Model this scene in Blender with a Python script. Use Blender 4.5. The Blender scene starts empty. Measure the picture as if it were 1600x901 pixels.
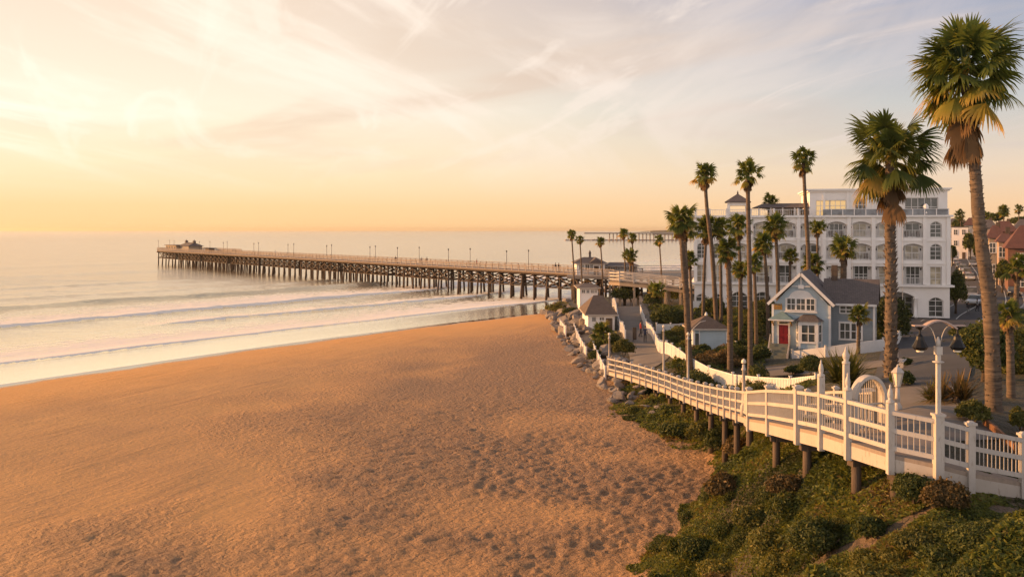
import bpy, bmesh, math, random
import numpy as np
from mathutils import Vector, Matrix, Euler
R = math.radians
SC = bpy.context.scene
COL = SC.collection
# ------------------------------------------------------------------ camera, sky, sun
CAM_H = 14.0
FPX = 1400.0            # focal length in pixels of a 1600 wide frame
cam_d = bpy.data.cameras.new('camera'); cam = bpy.data.objects.new('camera', cam_d); COL.objects.link(cam)
cam.location = (0, 0, CAM_H); cam.rotation_euler = (R(90), 0, 0)
cam_d.sensor_width = 36; cam_d.lens = FPX/1600*36; cam_d.shift_y = -91.5/1600
cam_d.clip_start = 0.5; cam_d.clip_end = 40000
SC.camera = cam
SUN_AZ, SUN_EL = R(-75), R(10.5)          # azimuth from +Y towards +X, elevation
SUN_DIR = Vector((math.sin(SUN_AZ)*math.cos(SUN_EL), math.cos(SUN_AZ)*math.cos(SUN_EL), math.sin(SUN_EL)))
sun_d = bpy.data.lights.new('sun', 'SUN'); sun = bpy.data.objects.new('sun', sun_d); COL.objects.link(sun)
sun_d.energy = 5.0; sun_d.angle = R(0.8); sun_d.color = (1.0, 0.50, 0.18)
sun.rotation_euler = (-SUN_DIR).to_track_quat('-Z', 'Y').to_euler(); sun.location = (-60, 40, 60)
SC.view_settings.view_transform = 'Standard'; SC.view_settings.look = 'None'
SC.view_settings.exposure = 0.75; SC.view_settings.gamma = 1.0; SC.view_settings.use_curve_mapping = False
SC.cycles.use_denoising = True
try: SC.cycles.denoiser = 'OPENIMAGEDENOISE'
except Exception: pass
SC.cycles.max_bounces = 6; SC.cycles.diffuse_bounces = 2; SC.cycles.glossy_bounces = 3
SC.cycles.transmission_bounces = 3; SC.cycles.transparent_max_bounces = 6; SC.cycles.volume_bounces = 0
SC.cycles.sample_clamp_indirect = 4.0

class NT:
    """thin helper round a node tree"""
    def __init__(s, tree): s.t = tree; s.n = tree.nodes; s.l = tree.links
    def new(s, kind, **kw):
        n = s.n.new(kind)
        for k, v in kw.items():
            if k.startswith('i_'):
                key = k[2:]
                key = int(key) if key.isdigit() else key.replace('_', ' ')
                n.inputs[key].default_value = v
            else: setattr(n, k, v)
        return n
    def link(s, a, b): s.l.new(a, b)
    def val(s, sock, v):
        if hasattr(v, 'is_linked') or hasattr(v, 'links'): s.link(v, sock)
        else: sock.default_value = v
    def math(s, op, a, b=0.0, c=None, clamp=False):
        n = s.n.new('ShaderNodeMath'); n.operation = op; n.use_clamp = clamp
        s.val(n.inputs[0], a); s.val(n.inputs[1], b)
        if c is not None: s.val(n.inputs[2], c)
        return n.outputs[0]
    def vmath(s, op, a, b=(0, 0, 0)):
        n = s.n.new('ShaderNodeVectorMath'); n.operation = op
        s.val(n.inputs[0], a); s.val(n.inputs[1], b)
        return n.outputs['Value'] if op in ('DOT_PRODUCT', 'LENGTH') else n.outputs[0]
    def mix(s, f, a, b, mode='MIX'):
        n = s.n.new('ShaderNodeMix'); n.data_type = 'RGBA'; n.blend_type = mode; n.clamp_factor = True
        s.val(n.inputs[0], f)
        for k, v in ((6, a), (7, b)):
            if isinstance(v, tuple) and len(v) == 3: v = (*v, 1)
            s.val(n.inputs[k], v)
        return n.outputs[2]
    def maprange(s, v, a, b, c=0.0, d=1.0, smooth=False):
        n = s.n.new('ShaderNodeMapRange'); n.clamp = True
        if smooth: n.interpolation_type = 'SMOOTHSTEP'
        s.val(n.inputs[0], v)
        for k, x in zip((1, 2, 3, 4), (a, b, c, d)): n.inputs[k].default_value = x
        return n.outputs[0]
    def ramp(s, v, stops):
        n = s.n.new('ShaderNodeValToRGB'); e = n.color_ramp.elements
        while len(e) < len(stops): e.new(0.5)
        for el, (p, c) in zip(e, stops):
            el.position = p; el.color = (*c, 1) if not isinstance(c, (int, float)) else (c, c, c, 1)
        s.val(n.inputs[0], v); return n.outputs[0]
    def noise(s, vec, scale, detail=4, rough=0.55, dist=0.0, out='Fac'):
        n = s.n.new('ShaderNodeTexNoise'); n.inputs['Scale'].default_value = scale
        n.inputs['Detail'].default_value = detail; n.inputs['Roughness'].default_value = rough
        n.inputs['Distortion'].default_value = dist
        if vec is not None: s.link(vec, n.inputs['Vector'])
        return n.outputs[0] if out == 'Fac' else n.outputs['Color']
    def mapping(s, vec, loc=(0, 0, 0), rot=(0, 0, 0), scale=(1, 1, 1)):
        if rot != (0, 0, 0) and scale != (1, 1, 1): vec = s.mapping(vec, rot=rot); rot = (0, 0, 0)
        n = s.n.new('ShaderNodeMapping'); s.link(vec, n.inputs[0])
        n.inputs[1].default_value = loc; n.inputs[2].default_value = rot; n.inputs[3].default_value = scale
        return n.outputs[0]
    def bump(s, h, strength=0.5, dist=0.05, normal=None):
        n = s.n.new('ShaderNodeBump'); n.inputs['Strength'].default_value = strength; n.inputs['Distance'].default_value = dist
        s.link(h, n.inputs['Height'])
        if normal is not None: s.link(normal, n.inputs['Normal'])
        return n.outputs[0]

# --- world: a Nishita dusk sky, with the low sun's warm glow and thin cirrus over it
W = bpy.data.worlds.new('World'); SC.world = W; W.use_nodes = True
w = NT(W.node_tree); w.n.clear()
out = w.new('ShaderNodeOutputWorld')
sky = w.new('ShaderNodeTexSky', sky_type='NISHITA', sun_disc=False, sun_elevation=SUN_EL, sun_rotation=SUN_AZ,
            altitude=0.0, air_density=1.0, dust_density=0.35, ozone_density=1.0)
bg1 = w.new('ShaderNodeBackground'); w.link(w.mix(1.0, sky.outputs[0], (.22, .13, .15), 'MULTIPLY'), bg1.inputs[0]); bg1.inputs[1].default_value = 0.05
d = w.new('ShaderNodeTexCoord').outputs['Generated']
sep = w.new('ShaderNodeSeparateXYZ'); w.link(d, sep.inputs[0])
hor = w.vmath('NORMALIZE', w.vmath('MULTIPLY', d, (1, 1, 0)))
az = w.vmath('DOT_PRODUCT', hor, (math.sin(R(-50)), math.cos(R(-50)), 0))   # the glow spreads along the sea horizon
bk = w.vmath('DOT_PRODUCT', hor, (.05, -.9987, 0))
z = w.math('MAXIMUM', sep.outputs[2], 0.0)
zz = w.math('POWER', z, 0.5)       # spread the horizon: .05>.22 .12>.35 .25>.5
rw = w.ramp(zz, [(0.0, (.90, .56, .25)), (.16, (.93, .62, .31)), (.25, (.94, .74, .46)), (.36, (.97, .84, .64)), (.5, (.88, .70, .53)), (.68, (.36, .33, .34)), (1.0, (.16, .20, .30))])
re = w.ramp(zz, [(0.0, (.84, .50, .25)), (.16, (.82, .56, .33)), (.25, (.75, .60, .44)), (.36, (.52, .53, .51)), (.5, (.25, .31, .45)), (.68, (.19, .23, .34)), (1.0, (.13, .17, .27))])
ra = w.mix(1.0, w.ramp(zz, [(0.0, (.84, .74, .66)), (.3, (1.0, .88, .80)), (.52, (.92, .82, .78)), (.68, (.38, .36, .39)), (1.0, (.10, .13, .20))]), (1.45, 1.45, 1.45), 'MULTIPLY')
base = w.mix(w.maprange(az, .2, .93, smooth=True), re, rw)
base = w.mix(w.maprange(bk, -.1, .4, smooth=True), base, ra)
# cirrus on a plane overhead
zc = w.math('ADD', sep.outputs[2], 0.09)
pl = w.vmath('DIVIDE', d, w.new('ShaderNodeCombineXYZ').outputs[0])
cx = w.math('DIVIDE', sep.outputs[0], zc); cy = w.math('DIVIDE', sep.outputs[1], zc)
cmb = w.new('ShaderNodeCombineXYZ'); w.link(cx, cmb.inputs[0]); w.link(cy, cmb.inputs[1])
p1 = w.mapping(cmb.outputs[0], loc=(3.1, 1.3, 0), rot=(0, 0, R(14)), scale=(1.05, .26, 1))
n1 = w.noise(p1, 1.0, 7, .58, .9)
p2 = w.mapping(cmb.outputs[0], loc=(7.7, 4.2, 0), rot=(0, 0, R(-18)), scale=(2.6, .5, 1))
n2 = w.noise(p2, 1.0, 6, .6, 1.2)
c1 = w.maprange(n1, .47, .64, smooth=True); c2 = w.maprange(n2, .53, .68, smooth=True)
fade = w.maprange(sep.outputs[2], .03, .14, smooth=True)
sunside = w.maprange(az, .15, .95)
cloudc = w.mix(sunside, (.70, .60, .57), (1.12, .97, .78))
shade = w.mix(sunside, (.53, .48, .47), (.84, .62, .42))
n3 = w.noise(w.mapping(cmb.outputs[0], loc=(1.2, 9.4, 0), rot=(0, 0, R(45)), scale=(.5, .9, 1)), .8, 4, .5, .6)
c3 = w.maprange(n3, .47, .66, 0, .85, smooth=True)
skyc = w.mix(w.math('MULTIPLY', c3, fade), base, shade)
skyc = w.mix(w.math('MULTIPLY', w.math('MULTIPLY', c1, fade), w.maprange(az, .2, .92, .22, .95)), skyc, cloudc)
skyc = w.mix(w.math('MULTIPLY', w.math('MULTIPLY', c2, fade), .5), skyc, cloudc)
bg2 = w.new('ShaderNodeBackground'); w.link(skyc, bg2.inputs[0]); bg2.inputs[1].default_value = .64
add = w.new('ShaderNodeAddShader'); w.link(bg1.outputs[0], add.inputs[0]); w.link(bg2.outputs[0], add.inputs[1])
w.link(add.outputs[0], out.inputs[0])

# ------------------------------------------------------------------ helpers
def at(px, py, dist):
    """a point seen at this place of the photo, this many metres out"""
    return Vector(((px-800)/FPX*dist, dist, CAM_H-(py-359)/FPX*dist))
def gx(px, dist): return (px-800)/FPX*dist
def gz(py, dist): return CAM_H-(py-359)/FPX*dist

def tag(o, label=None, cat=None, group=None, kind=None):
    if label: o['label'] = label
    if cat: o['category'] = cat
    if group: o['group'] = group
    if kind: o['kind'] = kind
    return o
def empty(name, loc, label, cat, group=None, rz=0.0):
    o = bpy.data.objects.new(name, None); COL.objects.link(o); o.empty_display_size = .3
    o.location = loc; o.rotation_euler = (0, 0, rz)
    return tag(o, label, cat, group)
def link_mesh(name, me, mats, parent=None, loc=None):
    for m in (mats if isinstance(mats, (list, tuple)) else [mats]): me.materials.append(m)
    o = bpy.data.objects.new(name, me); COL.objects.link(o)
    if parent is not None: o.parent = parent
    if loc is not None: o.location = loc
    return o
def np_mesh(name, V, F, smooth=True, attrs=None):
    """V (n,3); F (m,3 or 4) int"""
    V = np.asarray(V, np.float32); F = np.asarray(F, np.int32)
    me = bpy.data.meshes.new(name)
    me.vertices.add(len(V)); me.vertices.foreach_set('co', V.ravel())
    k = F.shape[1]
    me.loops.add(F.size); me.loops.foreach_set('vertex_index', F.ravel())
    me.polygons.add(len(F)); me.polygons.foreach_set('loop_start', np.arange(0, F.size, k, dtype=np.int32))
    me.polygons.foreach_set('loop_total', np.full(len(F), k, np.int32))
    me.update(calc_edges=True)
    me.polygons.foreach_set('use_smooth', np.full(len(F), smooth, bool))
    for an, av in (attrs or {}).items():
        a = me.attributes.new(an, 'FLOAT', 'POINT'); a.data.foreach_set('value', np.asarray(av, np.float32).ravel())
    me.validate(); return me
def copy_tree(o, parent=None):
    c = o.copy(); COL.objects.link(c)
    if parent is not None: c.parent = parent
    for ch in list(o.children): copy_tree(ch, c)
    return c

class MB:
    def __init__(s): s.v = []; s.f = []; s.sm = []
    def add(s, verts, faces, smooth=False):
        b = len(s.v); s.v += [tuple(x) for x in verts]
        for f in faces: s.f.append(tuple(i+b for i in f)); s.sm.append(smooth)
        return s
    def box(s, c, size, rz=0.0, taper=1.0):
        x, y, z = (q/2 for q in size); cz, sz = math.cos(rz), math.sin(rz); vs = []
        for dz in (-1, 1):
            t = taper if dz > 0 else 1.0
            for dx, dy in ((-1, -1), (1, -1), (1, 1), (-1, 1)):
                X, Y = dx*x*t, dy*y*t
                vs.append((c[0]+X*cz-Y*sz, c[1]+X*sz+Y*cz, c[2]+dz*z))
        return s.add(vs, [(0, 3, 2, 1), (4, 5, 6, 7), (0, 1, 5, 4), (1, 2, 6, 5), (2, 3, 7, 6), (3, 0, 4, 7)])
    def bar(s, a, b, w, h, up=(0, 0, 1)):
        a, b = Vector(a), Vector(b); dr = (b-a)
        if dr.length < 1e-6: return s
        dr.normalize(); u = Vector(up)
        sd = dr.cross(u)
        if sd.length < 1e-4: sd = dr.cross(Vector((0, 1, 0)))
        sd.normalize(); u = sd.cross(dr).normalized()
        vs = []
        for p in (a, b):
            for i, j in ((-1, -1), (1, -1), (1, 1), (-1, 1)): vs.append(p+sd*(i*w/2)+u*(j*h/2))
        return s.add(vs, [(0, 3, 2, 1), (4, 5, 6, 7), (0, 1, 5, 4), (1, 2, 6, 5), (2, 3, 7, 6), (3, 0, 4, 7)])
    def tube(s, pts, rad, n=8, cap=True, smooth=True):
        pts = [Vector(p) for p in pts]
        if isinstance(rad, (int, float)): rad = [rad]*len(pts)
        vs = []; fs = []; prev = None
        for i, p in enumerate(pts):
            dr = (pts[min(i+1, len(pts)-1)]-pts[max(i-1, 0)])
            dr = dr.normalized() if dr.length > 1e-9 else Vector((0, 0, 1))
            if prev is None:
                sd = dr.cross(Vector((0, 0, 1)))
                if sd.length < .05: sd = dr.cross(Vector((0, 1, 0)))
            else: sd = prev-dr*prev.dot(dr)
            sd.normalize(); prev = sd; u = sd.cross(dr)
            for k in range(n):
                a = 2*math.pi*k/n; vs.append(p+(sd*math.cos(a)+u*math.sin(a))*rad[i])
        for i in range(len(pts)-1):
            for k in range(n):
                fs.append((i*n+k, i*n+(k+1) % n, (i+1)*n+(k+1) % n, (i+1)*n+k))
        if cap: fs += [tuple(range(n-1, -1, -1)), tuple((len(pts)-1)*n+k for k in range(n))]
        return s.add(vs, fs, smooth)
    def lathe(s, c, prof, n=12, smooth=True, square=False):
        vs = []; fs = []; n = 4 if square else n
        for r, z in prof:
            for k in range(n):
                a = 2*math.pi*(k+(.5 if square else 0))/n
                q = r*(1.41421 if square else 1)
                vs.append((c[0]+q*math.cos(a), c[1]+q*math.sin(a), c[2]+z))
        for i in range(len(prof)-1):
            for k in range(n): fs.append((i*n+k, i*n+(k+1) % n, (i+1)*n+(k+1) % n, (i+1)*n+k))
        fs += [tuple(range(n-1, -1, -1)), tuple((len(prof)-1)*n+k for k in range(n))]
        return s.add(vs, fs, smooth and not square)
    def poly_prism(s, poly, off):
        """planar polygon (list of 3d) pushed by off"""
        n = len(poly); off = Vector(off)
        vs = [Vector(p) for p in poly]+[Vector(p)+off for p in poly]
        fs = [tuple(range(n-1, -1, -1)), tuple(range(n, 2*n))]+[(i, (i+1) % n, n+(i+1) % n, n+i) for i in range(n)]
        return s.add(vs, fs)
    def quad(s, a, b, c, d): return s.add([a, b, c, d], [(0, 1, 2, 3)])
    def build(s, name, m, parent=None, loc=None, bevel=0.0):
        me = bpy.data.meshes.new(name); me.from_pydata(s.v, [], s.f); me.update()
        me.polygons.foreach_set('use_smooth', s.sm)
        bm = bmesh.new(); bm.from_mesh(me); bmesh.ops.recalc_face_normals(bm, faces=bm.faces); bm.to_mesh(me); bm.free()
        o = link_mesh(name, me, m, parent, loc)
        if bevel:
            b = o.modifiers.new('bevel', 'BEVEL'); b.width = bevel; b.segments = 1; b.limit_method = 'ANGLE'
        return o

# ------------------------------------------------------------------ materials
def new_mat(name):
    m = bpy.data.materials.new(name); m.use_nodes = True
    t = NT(m.node_tree); t.n.clear()
    o = t.new('ShaderNodeOutputMaterial'); b = t.new('ShaderNodeBsdfPrincipled'); t.link(b.outputs[0], o.inputs[0])
    return m, t, b, o
def mat(name, col, rough=.7, var=.18, scale=2.0, col2=None, bump=0.0, bscale=20, stretch=(1, 1, 1), metal=0.0, spec=.3):
    m, t, b, o = new_mat(name)
    co = t.new('ShaderNodeTexCoord').outputs['Object']
    v = t.mapping(co, scale=stretch)
    n = t.noise(v, scale, 5, .6)
    c2 = col2 or tuple(x*(1-var*2) for x in col)
    c = t.mix(t.maprange(n, .3, .7), col, c2)
    oi = t.new('ShaderNodeObjectInfo').outputs['Random']
    c = t.mix(1.0, c, t.mix(oi, (1-var*.5,)*3, (1+var*.4,)*3), 'MULTIPLY')
    t.link(c, b.inputs['Base Color']); b.inputs['Roughness'].default_value = rough
    b.inputs['Metallic'].default_value = metal; b.inputs['Specular IOR Level'].default_value = spec
    if bump:
        t.link(t.bump(t.noise(v, bscale, 4, .6), .6, bump), b.inputs['Normal'])
    return m
M = {}
def timber_paint(name, col, grime, amt):
    m, t, b, o = new_mat(name)
    co = t.new('ShaderNodeTexCoord').outputs['Object']
    big = t.noise(co, .9, 5, .65); fine = t.noise(t.mapping(co, scale=(5, 5, 1.2)), 2.5, 6, .7)
    c = t.mix(t.maprange(big, .35, .7), col, tuple(x*.86 for x in col))
    c = t.mix(t.math('MULTIPLY', t.maprange(fine, .56, .72), amt), c, grime)
    t.link(c, b.inputs['Base Color']); b.inputs['Roughness'].default_value = .55
    t.link(t.bump(fine, .5, .006), b.inputs['Normal']); return m
M['white'] = timber_paint('white_paint', (.46, .415, .365), (.23, .17, .115), .75)
M['trim'] = timber_paint('white_house_trim', (.74, .71, .67), (.45, .40, .34), .4)
M['white_old'] = timber_paint('weathered_white_paint', (.44, .385, .325), (.20, .135, .085), .95)
M['pier_rail'] = mat('salt_greyed_paint', (.34, .29, .25), .8, .12, 1.5, col2=(.22, .18, .15))
M['wood_dark'] = mat('weathered_timber', (.12, .085, .06), .8, .2, 1.2, bump=.02, bscale=6, stretch=(6, 6, .6))
M['wood_pier'] = mat('pier_timber', (.085, .06, .045), .85, .2, .6, bump=.02, bscale=3, stretch=(4, 4, .4))
M['deck'] = mat('deck_boards', (.34, .27, .21), .8, .12, 3, bump=.01, bscale=8, stretch=(1, 8, 1))
M['black'] = mat('black_metal', (.02, .019, .018), .4, .1, 3, metal=.3)
M['grey_metal'] = mat('grey_metal', (.25, .24, .23), .5, .1, 3, metal=.5)
M['concrete'] = mat('concrete', (.36, .33, .30), .85, .1, .6, col2=(.27, .245, .22), bump=.01, bscale=8)
M['tan_wall'] = mat('tan_render', (.34, .265, .19), .8, .08, .7, bump=.01, bscale=9)
def glass_mat(name, col=(.03, .035, .04), rough=.08):
    m, t, b, o = new_mat(name)
    co = t.new('ShaderNodeTexCoord').outputs['Object']
    n = t.noise(co, .9, 2)
    t.link(t.mix(t.maprange(n, .35, .65), col, tuple(min(1, x*2.2) for x in col)), b.inputs['Base Color'])
    b.inputs['Roughness'].default_value = rough; b.inputs['Specular IOR Level'].default_value = .5
    t.link(t.bump(t.noise(co, 1.3, 2), .25, .01), b.inputs['Normal'])
    return m
M['glass'] = glass_mat('window_glass', (.06, .062, .055)); M['glass_warm'] = glass_mat('curtained_glass', (.30, .26, .19), .15)
m_, t_, b_, o_ = new_mat('sunset_glow_glass'); b_.inputs['Base Color'].default_value = (.3, .22, .1, 1); b_.inputs['Roughness'].default_value = .15
b_.inputs['Emission Color'].default_value = (1, .62, .25, 1); b_.inputs['Emission Strength'].default_value = .38; M['glass_glow'] = m_  # emission stands in for sunset sky showing through the penthouse panes
M['rail_glass'] = glass_mat('balcony_glass', (.10, .11, .12), .06)
# ------------------------------------------------------------------ the ground: one sheet to the horizon
SH = np.array([(-46.5, 81.), (-26.2, 114.), (3.3, 152.)])
P0 = np.array([-46.5, 81.0]); TD = np.array([.573, .8195]); TD /= np.linalg.norm(TD); ND = np.array([-TD[1], TD[0]])
def shore(x, y):
    """offset seaward of the waterline (s) and distance along it (t)"""
    rx, ry = x-P0[0], y-P0[1]
    t = rx*TD[0]+ry*TD[1]; s = rx*ND[0]+ry*ND[1]
    s = s-(1.6*np.sin(t/23.0)-.0*t)*np.clip((t+60)/60, 0, 1)
    return s, t
TOE = np.array([(-30, -60), (0, -14), (10, -8), (20, -3.5), (30, 2.0), (36, 4.8), (40, 7.3), (44.4, 9.5), (47.7, 10.6), (52.8, 11.1), (58, 9.4), (64, 8.2), (70, 8.6),
                (80, 8.2), (88, 7.5), (108, 7.0), (139, 6.9), (152, 6.2), (165, 12), (190, 33), (230, 52), (300, 85), (600, 230), (2000, 900), (16000, 6500)], float)
def toe(y): return np.interp(y, TOE[:, 0], TOE[:, 1])
CP = [(1110, 592, 70), (1220, 607, 62), (1280, 612, 57), (1225, 567, 85), (1050, 590, 72), (960, 575, 80), (1000, 520, 108), (985, 470, 148), (930, 520, 104), (905, 490, 126),
      (1390, 592, 45), (1400, 565, 58), (1380, 548, 80), (1440, 520, 100), (1440, 499, 119), (1520, 500, 118), (1515, 470, 138), (1505, 430, 200),
      (1553, 642, 30), (1600, 662, 28), (1430, 635, 29), (1450, 592, 40), (1500, 560, 52), (1580, 600, 42), (1660, 560, 58), (1700, 640, 32),
      (1325, 768, 24.6), (1195, 719, 32.5), (1240, 738, 28), (1395, 760, 23.4), (1470, 762, 22.6), (1516, 776, 22.1), (1600, 798, 22.0), (1680, 815, 22.2), (1600, 895, 18.4), (1400, 885, 19.8), (1250, 885, 23.6),
      (1130, 885, 29.5), (1200, 795, 28.7), (1260, 800, 25.6), (1095, 692, 53.5), (1120, 670, 50.8), (1060, 642, 62.5), (1010, 618, 71), (1150, 690, 44), (1340, 680, 31)]
cw = [tuple(at(*c)) for c in CP]
cw += [(60, 120, 1.8), (100, 120, 2.6), (20, 190, 2.3), (45, 190, 2.2), (60, 230, 2.4), (100, 300, 3.6), (150, 300, 4.2), (250, 500, 5), (400, 700, 5), (20, 140, 2.1), (40, 140, 2.0), (12, 160, 1.8),
       (30, 100, 1.6), (80, 80, 3.2), (60, 40, 7.2), (40, 20, 8.2), (25, 8, 8.0), (10, 2, 5.5), (100, 200, 3.6), (30, 0, 8.5)]
for y in (20, 30, 36, 44.4, 52.8, 64, 80, 95, 108, 125, 139, 152, 165, 190, 230, 300, 600): cw.append((float(toe(y)), y, .9))
cw = np.array(cw)
def _k(r2): return np.where(r2 > 1e-9, r2*np.log(np.maximum(r2, 1e-9))*.5, 0)
_c = cw[:, :2]/50.0; _n = len(cw)
_A = np.zeros((_n+3, _n+3)); _r2 = ((_c[:, None]-_c[None])**2).sum(-1)
_A[:_n, :_n] = _k(_r2)+np.eye(_n)*2e-4; _A[:_n, _n] = 1; _A[:_n, _n+1:] = _c; _A[_n, :_n] = 1; _A[_n+1:, :_n] = _c.T
_w = np.linalg.solve(_A, np.concatenate([cw[:, 2], [0, 0, 0]]))
def tps(x, y):
    q = np.stack([x, y], -1).reshape(-1, 2)/50.0; o = np.empty(len(q))
    for i in range(0, len(q), 20000):
        b = q[i:i+20000]; r2 = ((b[:, None]-_c[None])**2).sum(-1)
        o[i:i+20000] = _k(r2)@_w[:_n]+_w[_n]+b@_w[_n+1:]
    return o.reshape(np.shape(x))
def vnoise(x, y, seed=0):
    """cheap smooth value noise"""
    xi = np.floor(x).astype(np.int64); yi = np.floor(y).astype(np.int64); fx = x-xi; fy = y-yi
    fx = fx*fx*(3-2*fx); fy = fy*fy*(3-2*fy)
    def h(a, b):
        v = (a*374761393+b*668265263+seed*974634211) & 0x7fffffff
        v = ((v ^ (v >> 13))*1274126177) & 0x7fffffff
        return ((v ^ (v >> 16)) & 0xffff)/65535.0
    return (h(xi, yi)*(1-fx)+h(xi+1, yi)*fx)*(1-fy)+(h(xi, yi+1)*(1-fx)+h(xi+1, yi+1)*fx)*fy
def fbm(x, y, o=4, seed=0):
    r = 0; a = .5
    for k in range(o): r = r+a*vnoise(x*2**k, y*2**k, seed+k*17); a *= .5
    return r/(1-.5**o)
def inland_d(x, y): return (x-toe(y))*np.where(y < 58, .72, .95)
def height(x, y):
    x = np.asarray(x, float); y = np.asarray(y, float)
    s, t = shore(x, y)
    beach = np.where(s < 0, .95*(1-np.exp(s/45.0)), np.maximum(-.03*s, -3.0))
    dd = inland_d(x, y)
    wgt = np.clip(dd/2.5, 0, 1); wgt = wgt*wgt*(3-2*wgt)
    far = np.clip((y-380)/250, 0, 1)
    land = np.minimum(np.clip(tps(x, y), .9, 9.0), np.interp(y, [0, 60, 90, 150, 300], [9, 8.5, 5, 4.2, 4.5]))*(1-far)+5.0*far
    back = np.clip((4-y)/20, 0, 1); land = land*(1-back)+6*back
    return beach*(1-wgt)+land*wgt
def gh(x, y): return float(height(np.array([x]), np.array([y]))[0])

def ground_hit(px, py, d0=14.0, d1=420.0):
    dd_ = np.geomspace(d0, d1, 1600); x = (px-800)/FPX*dd_; zr = CAM_H-(py-359)/FPX*dd_
    k = np.nonzero(zr <= height(x, dd_))[0]
    return float(dd_[k[0]]) if len(k) else d1
def ghit(px, py): dd_ = ground_hit(px, py); p = at(px, py, dd_); p.z = gh(p.x, p.y); return p

def fan_grid(ds, us):
    D, U = np.meshgrid(ds, us, indexing='ij'); x = U*D; y = D.copy()
    nr, nc = D.shape; i = np.arange(nr*nc).reshape(nr, nc)
    F = np.stack([i[:-1, :-1], i[:-1, 1:], i[1:, 1:], i[1:, :-1]], -1).reshape(-1, 4)
    return x, y, F
ds = np.concatenate([[2.5, 6, 10, 13], np.linspace(16, 70, 250), np.linspace(70.5, 200, 170), np.geomspace(203, 12000, 70)])
us = np.concatenate([np.linspace(-4, -.9, 16)[:-1], np.linspace(-.9, -.05, 170)[:-1], np.linspace(-.05, .8, 300)[:-1], np.linspace(.8, 4, 20)])
gxx, gyy, gF = fan_grid(ds, us)
gzz = height(gxx, gyy)
dd_ = inland_d(gxx, gyy); s_, t_ = shore(gxx, gyy)
near = np.clip(1-(gyy-20)/140, 0, 1)
# churned sand and low dune swells, and lumps in the bluff's soil
tdx = toe(gyy)-gxx+(fbm(gxx/8, gyy/8, 3, 71)-.5)*20
churn = np.clip((fbm(gxx/7+3, gyy/7, 3, 5)-.12)*2.6, 0, 1)*np.clip((30-tdx)/12, .04, 1)*np.clip((-s_-14)/14, 0, 1)
gzz = gzz+np.where(dd_ < 0, (fbm(gxx/6, gyy/6, 3, 2)-.5)*.16*np.clip(-s_/25, 0, 1), (fbm(gxx/2.5, gyy/2.5, 4, 9)-.5)*.35*np.clip(dd_/2, 0, 1)*np.clip((62-gyy)/10, 0, 1)*np.clip((11.5+.0*gyy-gxx)/4+1, 0, 1))
lump = fbm(gxx*1.6, gyy*1.6, 2, 31)*.6+.9*fbm(gxx*3.4, gyy*3.4, 2, 77)
gzz = gzz+(lump-.75)*.19*churn*np.where(dd_ < 1, 1, 0)*np.clip((95-gyy)/40, 0, 1)
M_ground, t, b, o = new_mat('sand_and_soil')
geo = t.new('ShaderNodeNewGeometry').outputs['Position']
def attr(t, n): a = t.new('ShaderNodeAttribute'); a.attribute_name = n; return a.outputs['Fac']
a_s, a_in, a_ch = attr(t, 'offshore'), attr(t, 'inland'), attr(t, 'churn')
streak = t.noise(t.mapping(geo, rot=(0, 0, R(-69)), scale=(.05, 1.1, 1)), 1.0, 7, .68, .25)
smask = t.maprange(t.noise(geo, .085, 3, .6), .42, .6, .12, 1.0)
blot = t.noise(geo, .12, 4, .55); fine = t.noise(geo, 2.2, 5, .65)
dry = t.mix(t.maprange(blot, .35, .65), (.54, .285, .092), (.44, .232, .08))
dry = t.mix(t.math('MULTIPLY', t.math('MULTIPLY', t.maprange(streak, .52, .66), .5), smask), dry, (.56, .29, .09))
dry = t.mix(t.math('MULTIPLY', t.math('MULTIPLY', t.maprange(streak, .48, .34), .5), smask), dry, (.29, .15, .06))
dry = t.mix(t.math('MULTIPLY', a_ch, .62), dry, (.275, .178, .122))
dry = t.mix(t.math('MULTIPLY', t.maprange(t.noise(geo, 4.5, 6, .75), .5, .68), .55), dry, (.17, .12, .085))
bits = t.new('ShaderNodeTexVoronoi'); bits.inputs['Scale'].default_value = 1.7; t.link(t.mapping(geo, rot=(0, 0, R(20)), scale=(1, 2.2, 1)), bits.inputs['Vector'])
dry = t.mix(t.math('MULTIPLY', t.math('MULTIPLY', t.maprange(bits.outputs['Distance'], .13, .07), t.maprange(t.noise(geo, .3, 3), .5, .62)), .75), dry, (.10, .065, .04))
kelp = t.noise(t.mapping(geo, rot=(0, 0, R(30)), scale=(.5, 1.3, 1)), 1.4, 6, .7, 1.5)
dry = t.mix(t.math('MULTIPLY', t.maprange(kelp, .66, .72), .6), dry, (.09, .06, .04))
wob = t.math('MULTIPLY', t.math('SUBTRACT', t.noise(geo, .16, 3), .5), 3.0)
sw = t.math('ADD', a_s, wob)
damp_glow = t.maprange(sw, -20.0, -2.0, smooth=True); wet = t.maprange(sw, -2.6, -1.2, smooth=True)
sand = t.mix(damp_glow, dry, (.70, .31, .045)); sand = t.mix(wet, sand, (.14, .10, .075))  # damp band is brighter than dry: golden sky glow put into its colour
soil = t.mix(t.maprange(t.noise(geo, .9, 5, .6), .35, .65), (.15, .105, .065), (.24, .165, .105))
soil = t.mix(t.math('MULTIPLY', t.maprange(t.noise(geo, 3.0, 4), .5, .62), .7), soil, (.07, .075, .03))
a_g = attr(t, 'garden')
gcol = t.mix(t.maprange(t.noise(geo, .55, 5, .62), .38, .62), (.05, .05, .022), (.10, .075, .042)); gcol = t.mix(t.math('MULTIPLY', t.maprange(t.noise(geo, 4.0, 4, .6), .45, .65), .6), gcol, (.05, .06, .02))
litter = t.mix(t.maprange(t.noise(geo, 2.6, 5, .65), .4, .62), (.05, .043, .02), (.10, .075, .04))
soil = t.mix(attr(t, 'trail'), litter, soil)
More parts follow.
